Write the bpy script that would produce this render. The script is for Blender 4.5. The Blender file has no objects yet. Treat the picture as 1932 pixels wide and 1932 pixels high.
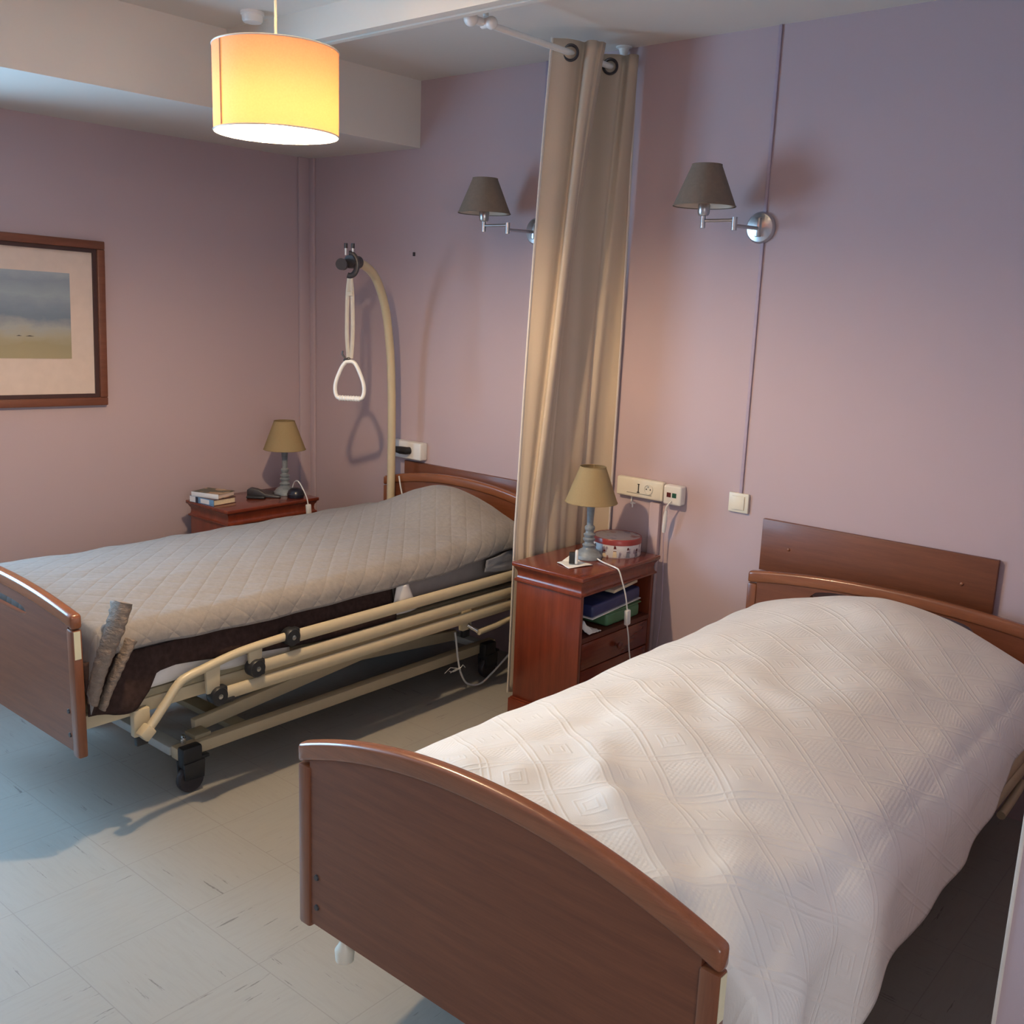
import bpy, bmesh, math, random
from mathutils import Vector, Matrix, noise
random.seed(7)
SC = bpy.context.scene
COL = SC.collection
PI = math.pi

# ------------------------------------------------------------------ camera
R_ = Vector((0.0, 0.0, 0.0))
yaw, pitch, roll = -.6977, -.2095, .0379
fwd = Vector((math.sin(yaw)*math.cos(pitch), math.cos(yaw)*math.cos(pitch), math.sin(pitch)))
rgt = Vector((math.cos(yaw), -math.sin(yaw), 0))
upv = rgt.cross(fwd)
r2 = rgt*math.cos(roll) + upv*math.sin(roll)
u2 = -rgt*math.sin(roll) + upv*math.cos(roll)
cam = bpy.data.cameras.new('camera')
cam.sensor_width = 36.0
cam.lens = 36.0*1884.12/1932.0
cam.shift_y = 3.2/1932.0
cam.clip_start = .05
camo = bpy.data.objects.new('camera', cam)
COL.objects.link(camo)
camo.matrix_world = Matrix(((r2.x, u2.x, -fwd.x, 4.18099), (r2.y, u2.y, -fwd.y, -3.31208), (r2.z, u2.z, -fwd.z, 1.5645), (0, 0, 0, 1)))
SC.camera = camo

# ------------------------------------------------------------------ light
W = bpy.data.worlds.new('world'); SC.world = W
W.use_nodes = True
bg = W.node_tree.nodes['Background']
bg.inputs[0].default_value = (.62, .78, 1.0, 1)
bg.inputs[1].default_value = 0.6

WY0, WY1, WZ0, WZ1 = -3.60, -2.05, .70, 1.98      # the window in the left wall
win = bpy.data.lights.new('daylight', 'AREA')
win.shape = 'RECTANGLE'; win.size = WY1-WY0; win.size_y = WZ1-WZ0
win.color = (.36, .68, 1.0); win.energy = 54; win.spread = math.radians(158)
wino = bpy.data.objects.new('daylight', win); COL.objects.link(wino)
wino.location = (-.19, (WY0+WY1)/2, (WZ0+WZ1)/2)
wino.rotation_euler = (0, -PI/2, 0)
wino.rotation_euler = Vector((1, 0, 0)).to_track_quat('-Z', 'Z').to_euler()
# added fill light, out of view to the right of the camera
FX0, FX1 = -4.9, -2.7
fill_light = bpy.data.lights.new('side_fill', 'AREA')
fill_light.shape = 'RECTANGLE'; fill_light.size = FX1-FX0; fill_light.size_y = 1.3
fill_light.color = (1.0, .95, .91); fill_light.energy = 26
fillo = bpy.data.objects.new('side_fill', fill_light); COL.objects.link(fillo)
fillo.location = (5.83, (FX0+FX1)/2, 1.5)
fillo.rotation_euler = Vector((-1, 0, 0)).to_track_quat('-Z', 'Z').to_euler()
LAMP_W = 38.0
LAMP_COL = (1.0, .74, .46)

VS = SC.view_settings
VS.view_transform = 'Standard'; VS.look = 'None'; VS.exposure = 1.06; VS.gamma = 1.0; VS.use_curve_mapping = False
SC.cycles.use_denoising = True
SC.cycles.max_bounces = 10
SC.cycles.transmission_bounces = 8
SC.cycles.sample_clamp_indirect = 6.0

# ------------------------------------------------------------------ materials
class NT:
    def __init__(s, name):
        s.m = bpy.data.materials.new(name); s.m.use_nodes = True
        s.t = s.m.node_tree; s.n = s.t.nodes
        s.b = s.n['Principled BSDF']
    def new(s, typ, **kw):
        x = s.n.new(typ)
        for k, v in kw.items():
            setattr(x, k, v)
        return x
    def link(s, a, b): s.t.links.new(a, b)
    def math(s, op, a, b=None, c=None):
        x = s.n.new('ShaderNodeMath'); x.operation = op
        for i, v in enumerate((a, b, c)):
            if v is None: continue
            if isinstance(v, (int, float)): x.inputs[i].default_value = v
            else: s.link(v, x.inputs[i])
        return x.outputs[0]
    def coord(s, which='Object', scale=(1, 1, 1), rot=(0, 0, 0), loc=(0, 0, 0)):
        c = s.n.new('ShaderNodeTexCoord'); mp = s.n.new('ShaderNodeMapping')
        mp.inputs['Scale'].default_value = scale; mp.inputs['Rotation'].default_value = rot; mp.inputs['Location'].default_value = loc
        s.link(c.outputs[which], mp.inputs[0]); return mp.outputs[0]
    def noise(s, vec, scale, detail=3, rough=.5):
        x = s.n.new('ShaderNodeTexNoise'); x.inputs['Scale'].default_value = scale; x.inputs['Detail'].default_value = detail
        x.inputs['Roughness'].default_value = rough
        s.link(vec, x.inputs['Vector']); return x.outputs[0]
    def ramp(s, fac, stops):
        x = s.n.new('ShaderNodeValToRGB'); e = x.color_ramp.elements
        while len(e) < len(stops): e.new(.5)
        for k, (p, c) in enumerate(stops):
            e[k].position = p; e[k].color = (*c, 1) if len(c) == 3 else c
        s.link(fac, x.inputs[0]); return x.outputs[0]
    def mix(s, fac, a, b):
        x = s.n.new('ShaderNodeMix'); x.data_type = 'RGBA'
        for i, v in ((0, fac), (6, a), (7, b)):
            if isinstance(v, (int, float)): x.inputs[i].default_value = v
            elif isinstance(v, tuple): x.inputs[i].default_value = (*v, 1)
            else: s.link(v, x.inputs[i])
        return x.outputs[2]
    def color(s, c):
        if isinstance(c, tuple): s.b.inputs['Base Color'].default_value = (*c, 1)
        else: s.link(c, s.b.inputs['Base Color'])
    def bump(s, h, strength=.3, dist=.002):
        x = s.n.new('ShaderNodeBump'); x.inputs['Strength'].default_value = strength; x.inputs['Distance'].default_value = dist
        s.link(h, x.inputs['Height']); s.link(x.outputs[0], s.b.inputs['Normal'])

def plain(name, c, rough=.5, metal=0.0, var=.06, bump=0, spec=.5, scale=25):
    t = NT(name)
    n = t.noise(t.coord(), scale, 3)
    c2 = tuple(max(0, x*(1-var)) for x in c); c3 = tuple(min(1, x*(1+var)) for x in c)
    t.color(t.ramp(n, [(.3, c2), (.7, c3)]))
    t.b.inputs['Roughness'].default_value = rough; t.b.inputs['Metallic'].default_value = metal
    t.b.inputs['Specular IOR Level'].default_value = spec
    if bump: t.bump(t.noise(t.coord(), 180, 2), bump, .001)
    return t.m

def wood(name, dark, light, axis='x', rough=.35, scale=1.0, coat=0.0):
    t = NT(name)
    s = {'x': (1.6, 26, 26), 'y': (26, 1.6, 26), 'z': (26, 26, 1.6)}[axis]
    s = tuple(a*scale for a in s)
    n1 = t.noise(t.coord(scale=s), 2.2, 6, .6)
    n2 = t.noise(t.coord(scale=tuple(a*5 for a in s)), 3.0, 3, .5)
    f = t.math('ADD', t.math('MULTIPLY', n1, .7), t.math('MULTIPLY', n2, .3))
    t.color(t.ramp(f, [(.32, dark), (.68, light)]))
    t.b.inputs['Roughness'].default_value = rough
    t.b.inputs['Coat Weight'].default_value = coat; t.b.inputs['Coat Roughness'].default_value = .15
    t.bump(n2, .08, .0008)
    return t.m

M = {}
def wallmat(name, c):
    t = NT(name)
    co = t.coord()
    n = t.noise(co, 3.0, 3); f = t.noise(co, 260, 2)
    t.color(t.mix(t.math('MULTIPLY', n, .25), c, tuple(x*.93 for x in c)))
    t.b.inputs['Roughness'].default_value = .75
    t.b.inputs['Specular IOR Level'].default_value = .25
    t.bump(f, .12, .0008)
    return t.m
M['wall'] = wallmat('lavender wall paint', (.495, .385, .405))
M['ceil'] = wallmat('white ceiling paint', (.72, .67, .615))
M['trimwhite'] = wallmat('white painted beam', (.68, .63, .56))
M['trunk'] = plain('lavender cord cover', (.42, .33, .40), .6)
M['bead'] = plain('corner bead', (.70, .62, .55), .4)

def floormat():
    t = NT('vinyl floor tiles')
    S = .3048
    co = t.coord(scale=(1/S, 1/S, 1), loc=(-2.098/S, 2.066/S, 0))
    sp = t.new('ShaderNodeSeparateXYZ'); t.link(co, sp.inputs[0])
    x, y = sp.outputs[0], sp.outputs[1]
    fx, fy = t.math('FRACT', x), t.math('FRACT', y)
    ex = t.math('MINIMUM', fx, t.math('SUBTRACT', 1.0, fx)); ey = t.math('MINIMUM', fy, t.math('SUBTRACT', 1.0, fy))
    e = t.math('MINIMUM', ex, ey)
    seam = t.math('LESS_THAN', e, .0045)
    ck = t.math('MODULO', t.math('ABSOLUTE', t.math('ADD', t.math('FLOOR', x), t.math('FLOOR', y))), 2.0)
    na = t.noise(t.coord(scale=(.9, 9, 1)), 9, 4, .65); nb = t.noise(t.coord(scale=(9, .9, 1), loc=(3.1, 1.7, 0)), 9, 4, .65)
    streak = t.math('ADD', t.math('MULTIPLY', na, ck), t.math('MULTIPLY', nb, t.math('SUBTRACT', 1.0, ck)))
    base = t.ramp(streak, [(.35, (.325, .31, .28)), (.55, (.342, .327, .297)), (.7, (.335, .32, .29))])
    # dark scuffs, each running along its tile's grain
    ma = t.noise(t.coord(scale=(1.0, 11, 1), loc=(7.3, 2.2, 0)), 4.2, 5, .72); mb = t.noise(t.coord(scale=(11, 1.0, 1), loc=(1.3, 9.2, 0)), 4.2, 5, .72)
    mm = t.math('ADD', t.math('MULTIPLY', ma, ck), t.math('MULTIPLY', mb, t.math('SUBTRACT', 1.0, ck)))
    scuff = t.ramp(mm, [(.632, (0, 0, 0)), (.668, (1, 1, 1))])
    c = t.mix(t.math('MULTIPLY', scuff, .75), base, (.13, .12, .11))
    c = t.mix(t.math('MULTIPLY', seam, .45), c, (.22, .20, .18))
    t.color(c)
    t.b.inputs['Roughness'].default_value = .42
    t.b.inputs['Specular IOR Level'].default_value = .4
    t.bump(streak, .04, .001)
    return t.m
M['floor'] = floormat()

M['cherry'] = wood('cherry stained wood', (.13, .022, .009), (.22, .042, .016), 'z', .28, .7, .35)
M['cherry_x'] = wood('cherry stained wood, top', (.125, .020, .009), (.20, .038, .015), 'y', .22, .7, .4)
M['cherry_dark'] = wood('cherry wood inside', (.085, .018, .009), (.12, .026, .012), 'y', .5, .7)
M['bedwood'] = wood('reddish beech veneer', (.135, .040, .0165), (.20, .064, .026), 'x', .45, 1.0, .12)
M['bedrail'] = wood('reddish beech edge moulding', (.20, .066, .027), (.29, .10, .043), 'x', .27, 1.0, .4)
M['bedstile'] = wood('reddish beech stile', (.165, .052, .022), (.235, .08, .034), 'z', .32, 1.0, .25)
M['frame_wood'] = wood('picture frame wood', (.14, .045, .025), (.20, .07, .04), 'y', .4)
M['frame_slip'] = plain('dark inner slip of frame', (.055, .022, .02), .5)
M['cream_metal'] = plain('cream enamelled steel', (.55, .455, .30), .35, 0, .03)
M['cream_dull'] = plain('dull khaki steel', (.34, .29, .19), .5, 0, .04)
M['grey_metal'] = plain('grey steel', (.45, .47, .46), .45, .2, .05)
M['black_plastic'] = plain('black plastic', (.018, .018, .02), .45, 0, .1)
M['dark_plastic'] = plain('dark charcoal plastic', (.035, .03, .033), .35, 0, .1)
M['chrome'] = plain('brushed nickel', (.55, .54, .54), .3, 1.0, .04)
M['steel'] = plain('bright steel', (.7, .7, .7), .2, 1.0, .02)
M['white_plastic'] = plain('white plastic', (.78, .76, .73), .35, 0, .02)
M['cream_plastic'] = plain('cream plastic', (.74, .68, .56), .4, 0, .02)
M['tape'] = plain('pale yellow adhesive strip', (.72, .66, .45), .5, 0, .03)
M['brown_cloth'] = plain('dark brown blanket', (.045, .025, .021), .95, 0, .25, .5, .2, 60)
M['mattress'] = plain('grey mattress cover', (.30, .27, .26), .6, 0, .05)
M['white_cloth'] = plain('white cotton sheet', (.78, .74, .70), .85, 0, .03, .3)
M['slate_cloth'] = plain('slate grey cover', (.22, .22, .24), .7, 0, .06, .3)
M['paper'] = plain('white paper', (.80, .78, .73), .8, 0, .03)
M['pages'] = plain('book pages', (.66, .55, .38), .85, 0, .08, 0, .5, 90)
M['strap'] = plain('webbing strap', (.46, .41, .35), .85, 0, .08, .3)
M['shade_taupe'] = plain('taupe lampshade cloth', (.21, .165, .13), .9, 0, .05, .3, .2, 90)
M['shade_inside'] = plain('pale shade lining', (.62, .53, .44), .8, 0, .02)
M['lampgrey'] = plain('grey painted lamp column', (.20, .22, .235), .4, 0, .22, 0, .5, 40)
M['red_light'] = plain('dark red pilot lens', (.11, .02, .02), .2)
M['green_light'] = plain('dark green pilot lens', (.02, .09, .06), .2)
M['dark_hole'] = plain('socket hole', (.03, .025, .02), .6)
M['blue_box'] = plain('dark blue plastic', (.032, .04, .12), .35, 0, .1)
M['green_box'] = plain('green plastic', (.10, .22, .11), .45, 0, .06)
M['tin_red'] = plain('red tin rim', (.30, .045, .04), .3, .0, .08)
M['navy'] = plain('dark navy plastic', (.014, .014, .024), .3, 0, .1)
M['glass_grey'] = plain('window frame paint', (.7, .7, .7), .4)

def shade_cloth(name, c, tcol, tr=.55):
    t = NT(name)
    out = t.n['Material Output']
    d = t.new('ShaderNodeBsdfDiffuse'); tl = t.new('ShaderNodeBsdfTranslucent'); mx = t.new('ShaderNodeMixShader')
    n = t.noise(t.coord(), 220, 2)
    t.link(t.ramp(n, [(.3, tuple(x*.94 for x in c)), (.7, c)]), d.inputs[0])
    tl.inputs[0].default_value = (*tcol, 1)
    mx.inputs[0].default_value = tr
    t.link(d.outputs[0], mx.inputs[1]); t.link(tl.outputs[0], mx.inputs[2]); t.link(mx.outputs[0], out.inputs[0])
    return t.m
M['pendant_cloth'] = shade_cloth('yellow drum shade cloth', (.85, .74, .50), (.085, .022, .006), .5)
M['shade_khaki'] = shade_cloth('khaki lampshade cloth', (.40, .30, .165), (.30, .20, .09), .25)
M['bulb'] = NT('lit bulb').m
_t = M['bulb'].node_tree; _b = _t.nodes['Principled BSDF']
_b.inputs['Emission Color'].default_value = (*LAMP_COL, 1)
_b.inputs['Emission Strength'].default_value = LAMP_W/(4*PI*PI*.032**2)
_b.inputs['Base Color'].default_value = (.9, .85, .75, 1)

def quiltmat():
    t = NT('quilted taupe bedspread')
    co = t.coord('UV', rot=(0, 0, PI/4))
    sp = t.new('ShaderNodeSeparateXYZ'); t.link(co, sp.inputs[0])
    hs = []
    for k in (0, 1):
        f = t.math('FRACT', t.math('MULTIPLY', sp.outputs[k], 1/.062))
        d = t.math('ABSOLUTE', t.math('SUBTRACT', f, .5))
        hs.append(t.math('POWER', t.math('MULTIPLY', d, 2.0), 5.0))
    h = t.math('SUBTRACT', 1.0, t.math('MAXIMUM', hs[0], hs[1]))
    n = t.noise(t.coord('UV'), 60, 4, .65)
    hh = t.math('ADD', h, t.math('MULTIPLY', n, .55))
    t.color(t.ramp(n, [(.3, (.225, .20, .185)), (.7, (.27, .24, .22))]))
    t.b.inputs['Roughness'].default_value = .85
    t.b.inputs['Sheen Weight'].default_value = .15
    t.b.inputs['Specular IOR Level'].default_value = .2
    t.bump(hh, .32, .006)
    return t.m
M['quilt'] = quiltmat()
def quiltback():
    t = NT('crinkled taupe quilt backing')
    n = t.noise(t.coord(scale=(1, 1, 2.2)), 38, 4, .6)
    t.color(t.ramp(n, [(.3, (.20, .145, .11)), (.7, (.28, .21, .16))]))
    t.b.inputs['Roughness'].default_value = .8
    t.bump(n, .8, .012)
    return t.m
M['quilt_back'] = quiltback()

def spreadmat():
    t = NT('white jacquard bedspread')
    co = t.coord('UV', rot=(0, 0, math.radians(41)))
    sp = t.new('ShaderNodeSeparateXYZ'); t.link(co, sp.inputs[0])
    C = .118
    p = [t.math('MULTIPLY', sp.outputs[k], 1/C) for k in (0, 1)]
    f = [t.math('FRACT', a) for a in p]
    def pulse(v, c, w):
        d = t.math('ABSOLUTE', t.math('SUBTRACT', v, c))
        return t.math('MAXIMUM', t.math('SUBTRACT', 1.0, t.math('DIVIDE', d, w)), 0.0)
    ribs = None
    for a in f:
        for c in (.06, .19):
            q = pulse(a, c, .035)
            ribs = q if ribs is None else t.math('MAXIMUM', ribs, q)
    cell = t.math('MODULO', t.math('ABSOLUTE', t.math('ADD', t.math('FLOOR', p[0]), t.math('FLOOR', p[1]))), 2.0)
    wave = t.math('MULTIPLY', t.math('SINE', t.math('MULTIPLY', p[0], 62.0)), t.math('SINE', t.math('MULTIPLY', p[1], 62.0)))
    inside = t.math('MULTIPLY', t.math('GREATER_THAN', f[0], .25), t.math('GREATER_THAN', f[1], .25))
    tex = t.math('MULTIPLY', t.math('MULTIPLY', wave, inside), cell)
    cd = t.math('MAXIMUM', t.math('ABSOLUTE', t.math('SUBTRACT', f[0], .62)), t.math('ABSOLUTE', t.math('SUBTRACT', f[1], .62)))
    sq = t.math('MAXIMUM', pulse(cd, .10, .03), pulse(cd, .2, .03))
    sq = t.math('MULTIPLY', sq, t.math('SUBTRACT', 1.0, cell))
    h = t.math('ADD', t.math('MULTIPLY', ribs, 1.0), t.math('ADD', t.math('MULTIPLY', tex, .35), t.math('MULTIPLY', sq, .7)))
    weave = t.noise(t.coord('UV'), 420, 2)
    h = t.math('ADD', h, t.math('MULTIPLY', weave, .4))
    t.color(t.ramp(t.noise(t.coord('UV'), 7, 3), [(.3, (.70, .675, .645)), (.7, (.745, .72, .69))]))
    t.b.inputs['Roughness'].default_value = .9
    t.b.inputs['Specular IOR Level'].default_value = .15
    t.b.inputs['Sheen Weight'].default_value = .1
    t.bump(h, .42, .0028)
    return t.m
M['spread'] = spreadmat()

def curtainmat():
    t = NT('beige striped curtain cloth')
    co = t.coord('UV')
    sp = t.new('ShaderNodeSeparateXYZ'); t.link(co, sp.inputs[0])
    st = t.math('SINE', t.math('MULTIPLY', sp.outputs[0], 46.0))
    n = t.noise(t.coord('UV', scale=(300, 60, 1)), 1.0, 2)
    c = t.ramp(t.math('ADD', t.math('MULTIPLY', st, .25), .5), [(.25, (.46, .375, .29)), (.75, (.545, .455, .36))])
    t.color(t.mix(t.math('MULTIPLY', n, .2), c, (.42, .35, .28)))
    t.b.inputs['Roughness'].default_value = .85; t.b.inputs['Specular IOR Level'].default_value = .2
    t.b.inputs['Sheen Weight'].default_value = .15
    t.bump(n, .15, .0006)
    return t.m
M['curtain'] = curtainmat()
M['lining'] = plain('pale curtain hem', (.66, .60, .54), .85, 0, .03)

def paintingmat():
    t = NT('loose watercolour seascape')
    co = t.coord('Generated')
    sp = t.new('ShaderNodeSeparateXYZ'); t.link(co, sp.inputs[0])
    n = t.noise(t.coord('Object', scale=(1, 4, 9)), 1.6, 5, .6)
    z = t.math('ADD', sp.outputs[2], t.math('MULTIPLY', t.math('SUBTRACT', n, .5), .28))
    c = t.ramp(z, [(.02, (.36, .30, .18)), (.16, (.34, .29, .175)), (.27, (.38, .34, .25)), (.36, (.36, .36, .34)), (.47, (.17, .215, .275)), (.62, (.22, .27, .33)), (.74, (.30, .35, .39)), (.9, (.24, .29, .345)), (1.0, (.33, .37, .42))])
    t.color(c); t.b.inputs['Roughness'].default_value = .6
    return t.m
M['painting'] = paintingmat()
M['mat_board'] = plain('off white mount board', (.66, .53, .46), .8, 0, .03)

def bookcover():
    t = NT('green patterned book cover')
    v = t.new('ShaderNodeTexVoronoi'); v.inputs['Scale'].default_value = 26
    t.link(t.coord(), v.inputs['Vector'])
    n = t.noise(t.coord(), 22, 2)
    c = t.ramp(n, [(.42, (.07, .075, .04)), (.54, (.10, .10, .055)), (.58, (.45, .24, .11)), (.66, (.50, .34, .20))])
    t.color(c); t.b.inputs['Roughness'].default_value = .35
    return t.m
M['book_green'] = bookcover()
M['book_blue'] = plain('blue book spine', (.13, .28, .48), .4, 0, .05)
M['book_white'] = plain('white spine label', (.72, .73, .76), .4, 0, .03)
M['book_navy'] = plain('navy spine band', (.02, .03, .06), .4)
M['book_maroon'] = plain('dark maroon cover', (.06, .015, .015), .4)
M['shelf_blue'] = M['blue_box']

def tinmat(top):
    t = NT('printed tin lid' if top else 'printed tin side')
    v = t.new('ShaderNodeTexVoronoi'); v.inputs['Scale'].default_value = 18 if top else 26
    t.link(t.coord(), v.inputs['Vector'])
    base = (.50, .42, .40) if top else (.68, .66, .66)
    fig = t.ramp(v.outputs['Distance'], [(.10, (.20, .13, .12)), (.16, (1, 1, 1))]) if False else None
    n = t.noise(t.coord(scale=(1, 1, .6)), 34 if not top else 20, 2)
    c = t.ramp(n, [(.30, (.30, .10, .07)), (.36, (.36, .22, .20)), (.40, base), (.62, base), (.66, (.32, .28, .34)), (.72, (.16, .13, .16))])
    t.color(c); t.b.inputs['Roughness'].default_value = .3
    return t.m
M['tin_top'] = tinmat(True); M['tin_side'] = tinmat(False)

# ------------------------------------------------------------------ mesh helpers
def V(*a): return Vector(a)
class MB:
    def __init__(s): s.bm = bmesh.new()
    def box(s, lo, hi, bev=0.0, seg=2, mat=None):
        b = bmesh.new()
        bmesh.ops.create_cube(b, size=1.0)
        for v in b.verts:
            v.co = Vector([lo[i] + (v.co[i]+.5)*(hi[i]-lo[i]) for i in range(3)])
        if bev > 0:
            bmesh.ops.bevel(b, geom=list(b.edges), offset=bev, segments=seg, profile=.5, affect='EDGES', clamp_overlap=True)
        s._add(b, mat); return s
    def _add(s, b, mat=None):
        if mat is not None: b.transform(mat)
        me = bpy.data.meshes.new('tmp'); b.to_mesh(me); b.free(); s.bm.from_mesh(me); bpy.data.meshes.remove(me)
    def obox(s, c, size, rot, bev=0.0):
        b = bmesh.new(); bmesh.ops.create_cube(b, size=1.0)
        for v in b.verts: v.co = Vector([v.co[i]*size[i] for i in range(3)])
        if bev > 0: bmesh.ops.bevel(b, geom=list(b.edges), offset=bev, segments=2, profile=.5, affect='EDGES', clamp_overlap=True)
        s._add(b, Matrix.Translation(Vector(c)) @ rot.to_4x4()); return s
    def tube(s, pts, r, seg=12, cap=True, rb=None, up=(0, 0, 1), closed=False):
        pts = [Vector(p) for p in pts]; n = len(pts)
        rs = r if isinstance(r, (list, tuple)) else [r]*n
        rings = []; upv = Vector(up); prev = None
        for i, p in enumerate(pts):
            if closed: d = pts[(i+1) % n]-pts[i-1]
            else: d = pts[min(i+1, n-1)]-pts[max(i-1, 0)]
            d.normalize()
            if prev is None:
                a = d.cross(upv)
                if a.length < 1e-4: a = d.cross(Vector((1, .3, 0)))
            else:
                a = prev - d*prev.dot(d)
            a.normalize(); prev = a.copy(); b = a.cross(d); b.normalize()
            q = rs[i]; q2 = rb if rb is not None else q
            rings.append([s.bm.verts.new(p + a*(math.cos(2*PI*k/seg)*q) + b*(math.sin(2*PI*k/seg)*q2)) for k in range(seg)])
        m = n if closed else n-1
        for i in range(m):
            A, B = rings[i], rings[(i+1) % n]
            for k in range(seg): s.bm.faces.new((A[k], A[(k+1) % seg], B[(k+1) % seg], B[k]))
        if cap and not closed:
            s.bm.faces.new(rings[0][::-1]); s.bm.faces.new(rings[-1])
        return s
    def lathe(s, c, prof, seg=32, axis='z', cap=True):
        c = Vector(c); rings = []
        for r, h in prof:
            ring = []
            for k in range(seg):
                a = 2*PI*k/seg
                if axis == 'z': o = V(math.cos(a)*r, math.sin(a)*r, h)
                elif axis == 'y': o = V(math.cos(a)*r, h, -math.sin(a)*r)
                else: o = V(h, math.cos(a)*r, math.sin(a)*r)
                ring.append(s.bm.verts.new(c+o))
            rings.append(ring)
        for A, B in zip(rings, rings[1:]):
            for k in range(seg): s.bm.faces.new((A[k], A[(k+1) % seg], B[(k+1) % seg], B[k]))
        if cap:
            if prof[0][0] > 1e-5: s.bm.faces.new(rings[0][::-1])
            if prof[-1][0] > 1e-5: s.bm.faces.new(rings[-1])
        return s
    def cyl(s, p0, p1, r, seg=20):
        return s.tube([p0, p1], r, seg)
    def ball(s, c, r, sc=(1, 1, 1), u=16, v=10):
        b = bmesh.new(); bmesh.ops.create_uvsphere(b, u_segments=u, v_segments=v, radius=r)
        for q in b.verts: q.co = Vector([q.co[i]*sc[i]+c[i] for i in range(3)])
        s._add(b); return s
    def plate(s, xs, z0, z1, ya, yb, hole=None, bev=0.0, plane='xz'):
        """A board cut from column quads: bottom z0(x), top z1(x), from ya to yb; hole = (lo(x), hi(x), xa, xb)"""
        b = bmesh.new()
        fs = []
        cols = [(z0(x), z1(x)) for x in xs]
        def q(xa, a0, a1, xb, b0, b1):
            pts = [V(xa, ya, a0), V(xb, ya, b0), V(xb, ya, b1), V(xa, ya, a1)]
            u = []
            for p in pts:
                if not u or (p-u[-1]).length > 1e-6: u.append(p)
            if (u[0]-u[-1]).length < 1e-6: u.pop()
            if len(u) >= 3: fs.append(b.faces.new([b.verts.new(p) for p in u]))
        for i in range(len(xs)-1):
            xa, xb = xs[i], xs[i+1]
            if hole and hole[2]-1e-6 <= xa and xb <= hole[3]+1e-6:
                la, lb, ha, hb = hole[0](xa), hole[0](xb), hole[1](xa), hole[1](xb)
                q(xa, cols[i][0], la, xb, cols[i+1][0], lb); q(xa, ha, cols[i][1], xb, hb, cols[i+1][1])
            else: q(xa, *cols[i], xb, *cols[i+1])
        bmesh.ops.remove_doubles(b, verts=b.verts, dist=1e-5)
        r = bmesh.ops.extrude_face_region(b, geom=list(b.faces))
        for e in r['geom']:
            if isinstance(e, bmesh.types.BMVert): e.co.y = yb
        bmesh.ops.recalc_face_normals(b, faces=b.faces)
        if bev > 0:
            es = [e for e in b.edges if len(e.link_faces) == 2 and e.calc_face_angle() > .9]
            bmesh.ops.bevel(b, geom=es, offset=bev, segments=3, profile=.5, affect='EDGES', clamp_overlap=True)
        s._add(b); return s
    def prism(s, poly, axis, a, b_, bev=0.0):
        b = bmesh.new(); vs = []
        for p in poly:
            c = {'x': (a, p[0], p[1]), 'y': (p[0], a, p[1]), 'z': (p[0], p[1], a)}[axis]
            vs.append(b.verts.new(c))
        b.faces.new(vs)
        r = bmesh.ops.extrude_face_region(b, geom=list(b.faces))
        i = 'xyz'.index(axis)
        for e in r['geom']:
            if isinstance(e, bmesh.types.BMVert): e.co[i] = b_
        bmesh.ops.recalc_face_normals(b, faces=b.faces)
        if bev > 0:
            es = [e for e in b.edges if len(e.link_faces) == 2 and e.calc_face_angle() > .5]
            bmesh.ops.bevel(b, geom=es, offset=bev, segments=2, profile=.5, affect='EDGES', clamp_overlap=True)
        s._add(b); return s
    def build(s, name, mat, parent=None, off=(0, 0, 0), smooth=40, origin=False):
        off = Vector(off)
        bmesh.ops.recalc_face_normals(s.bm, faces=s.bm.faces)
        if origin:
            lo = [min(v.co[i] for v in s.bm.verts) for i in range(3)]; hi = [max(v.co[i] for v in s.bm.verts) for i in range(3)]
            off = V((lo[0]+hi[0])/2, (lo[1]+hi[1])/2, lo[2])
        for v in s.bm.verts: v.co -= off
        me = bpy.data.meshes.new(name); s.bm.to_mesh(me); s.bm.free()
        if smooth:
            for p in me.polygons: p.use_smooth = True
            me.set_sharp_from_angle(angle=math.radians(smooth))
        ms = mat if isinstance(mat, (list, tuple)) else [mat]
        for m in ms: me.materials.append(M[m] if isinstance(m, str) else m)
        o = bpy.data.objects.new(name, me); COL.objects.link(o)
        if parent is not None: o.parent = parent
        elif origin: o.location = off
        return o

def tag(o, label, cat, group=None):
    o['label'] = label; o['category'] = cat
    if group: o['group'] = group
    return o
def thing(name, loc, label, cat, group=None, rz=0):
    o = bpy.data.objects.new(name, None); COL.objects.link(o)
    o.empty_display_size = .1
    o.location = loc; o.rotation_euler = (0, 0, rz)
    return tag(o, label, cat, group)
def struct(o): o['kind'] = 'structure'; return o
def copy_tree(o, loc, label, group=None, parent=None):
    c = o.copy(); COL.objects.link(c)
    if parent is None:
        c.location = loc; c['label'] = label
        if group: c['group'] = group
    else: c.parent = parent
    for ch in list(o.children): copy_tree(ch, None, None, None, c)
    return c
def smooth_path(pts, n=8):
    P = [Vector(p) for p in pts]; out = []
    for i in range(len(P)-1):
        p0, p1, p2, p3 = P[max(i-1, 0)], P[i], P[i+1], P[min(i+2, len(P)-1)]
        for k in range(n):
            t = k/n
            out.append(.5*((2*p1)+(p2-p0)*t+(2*p0-5*p1+4*p2-p3)*t*t+(3*p1-p0-3*p2+p3)*t**3))
    out.append(P[-1]); return out
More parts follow.
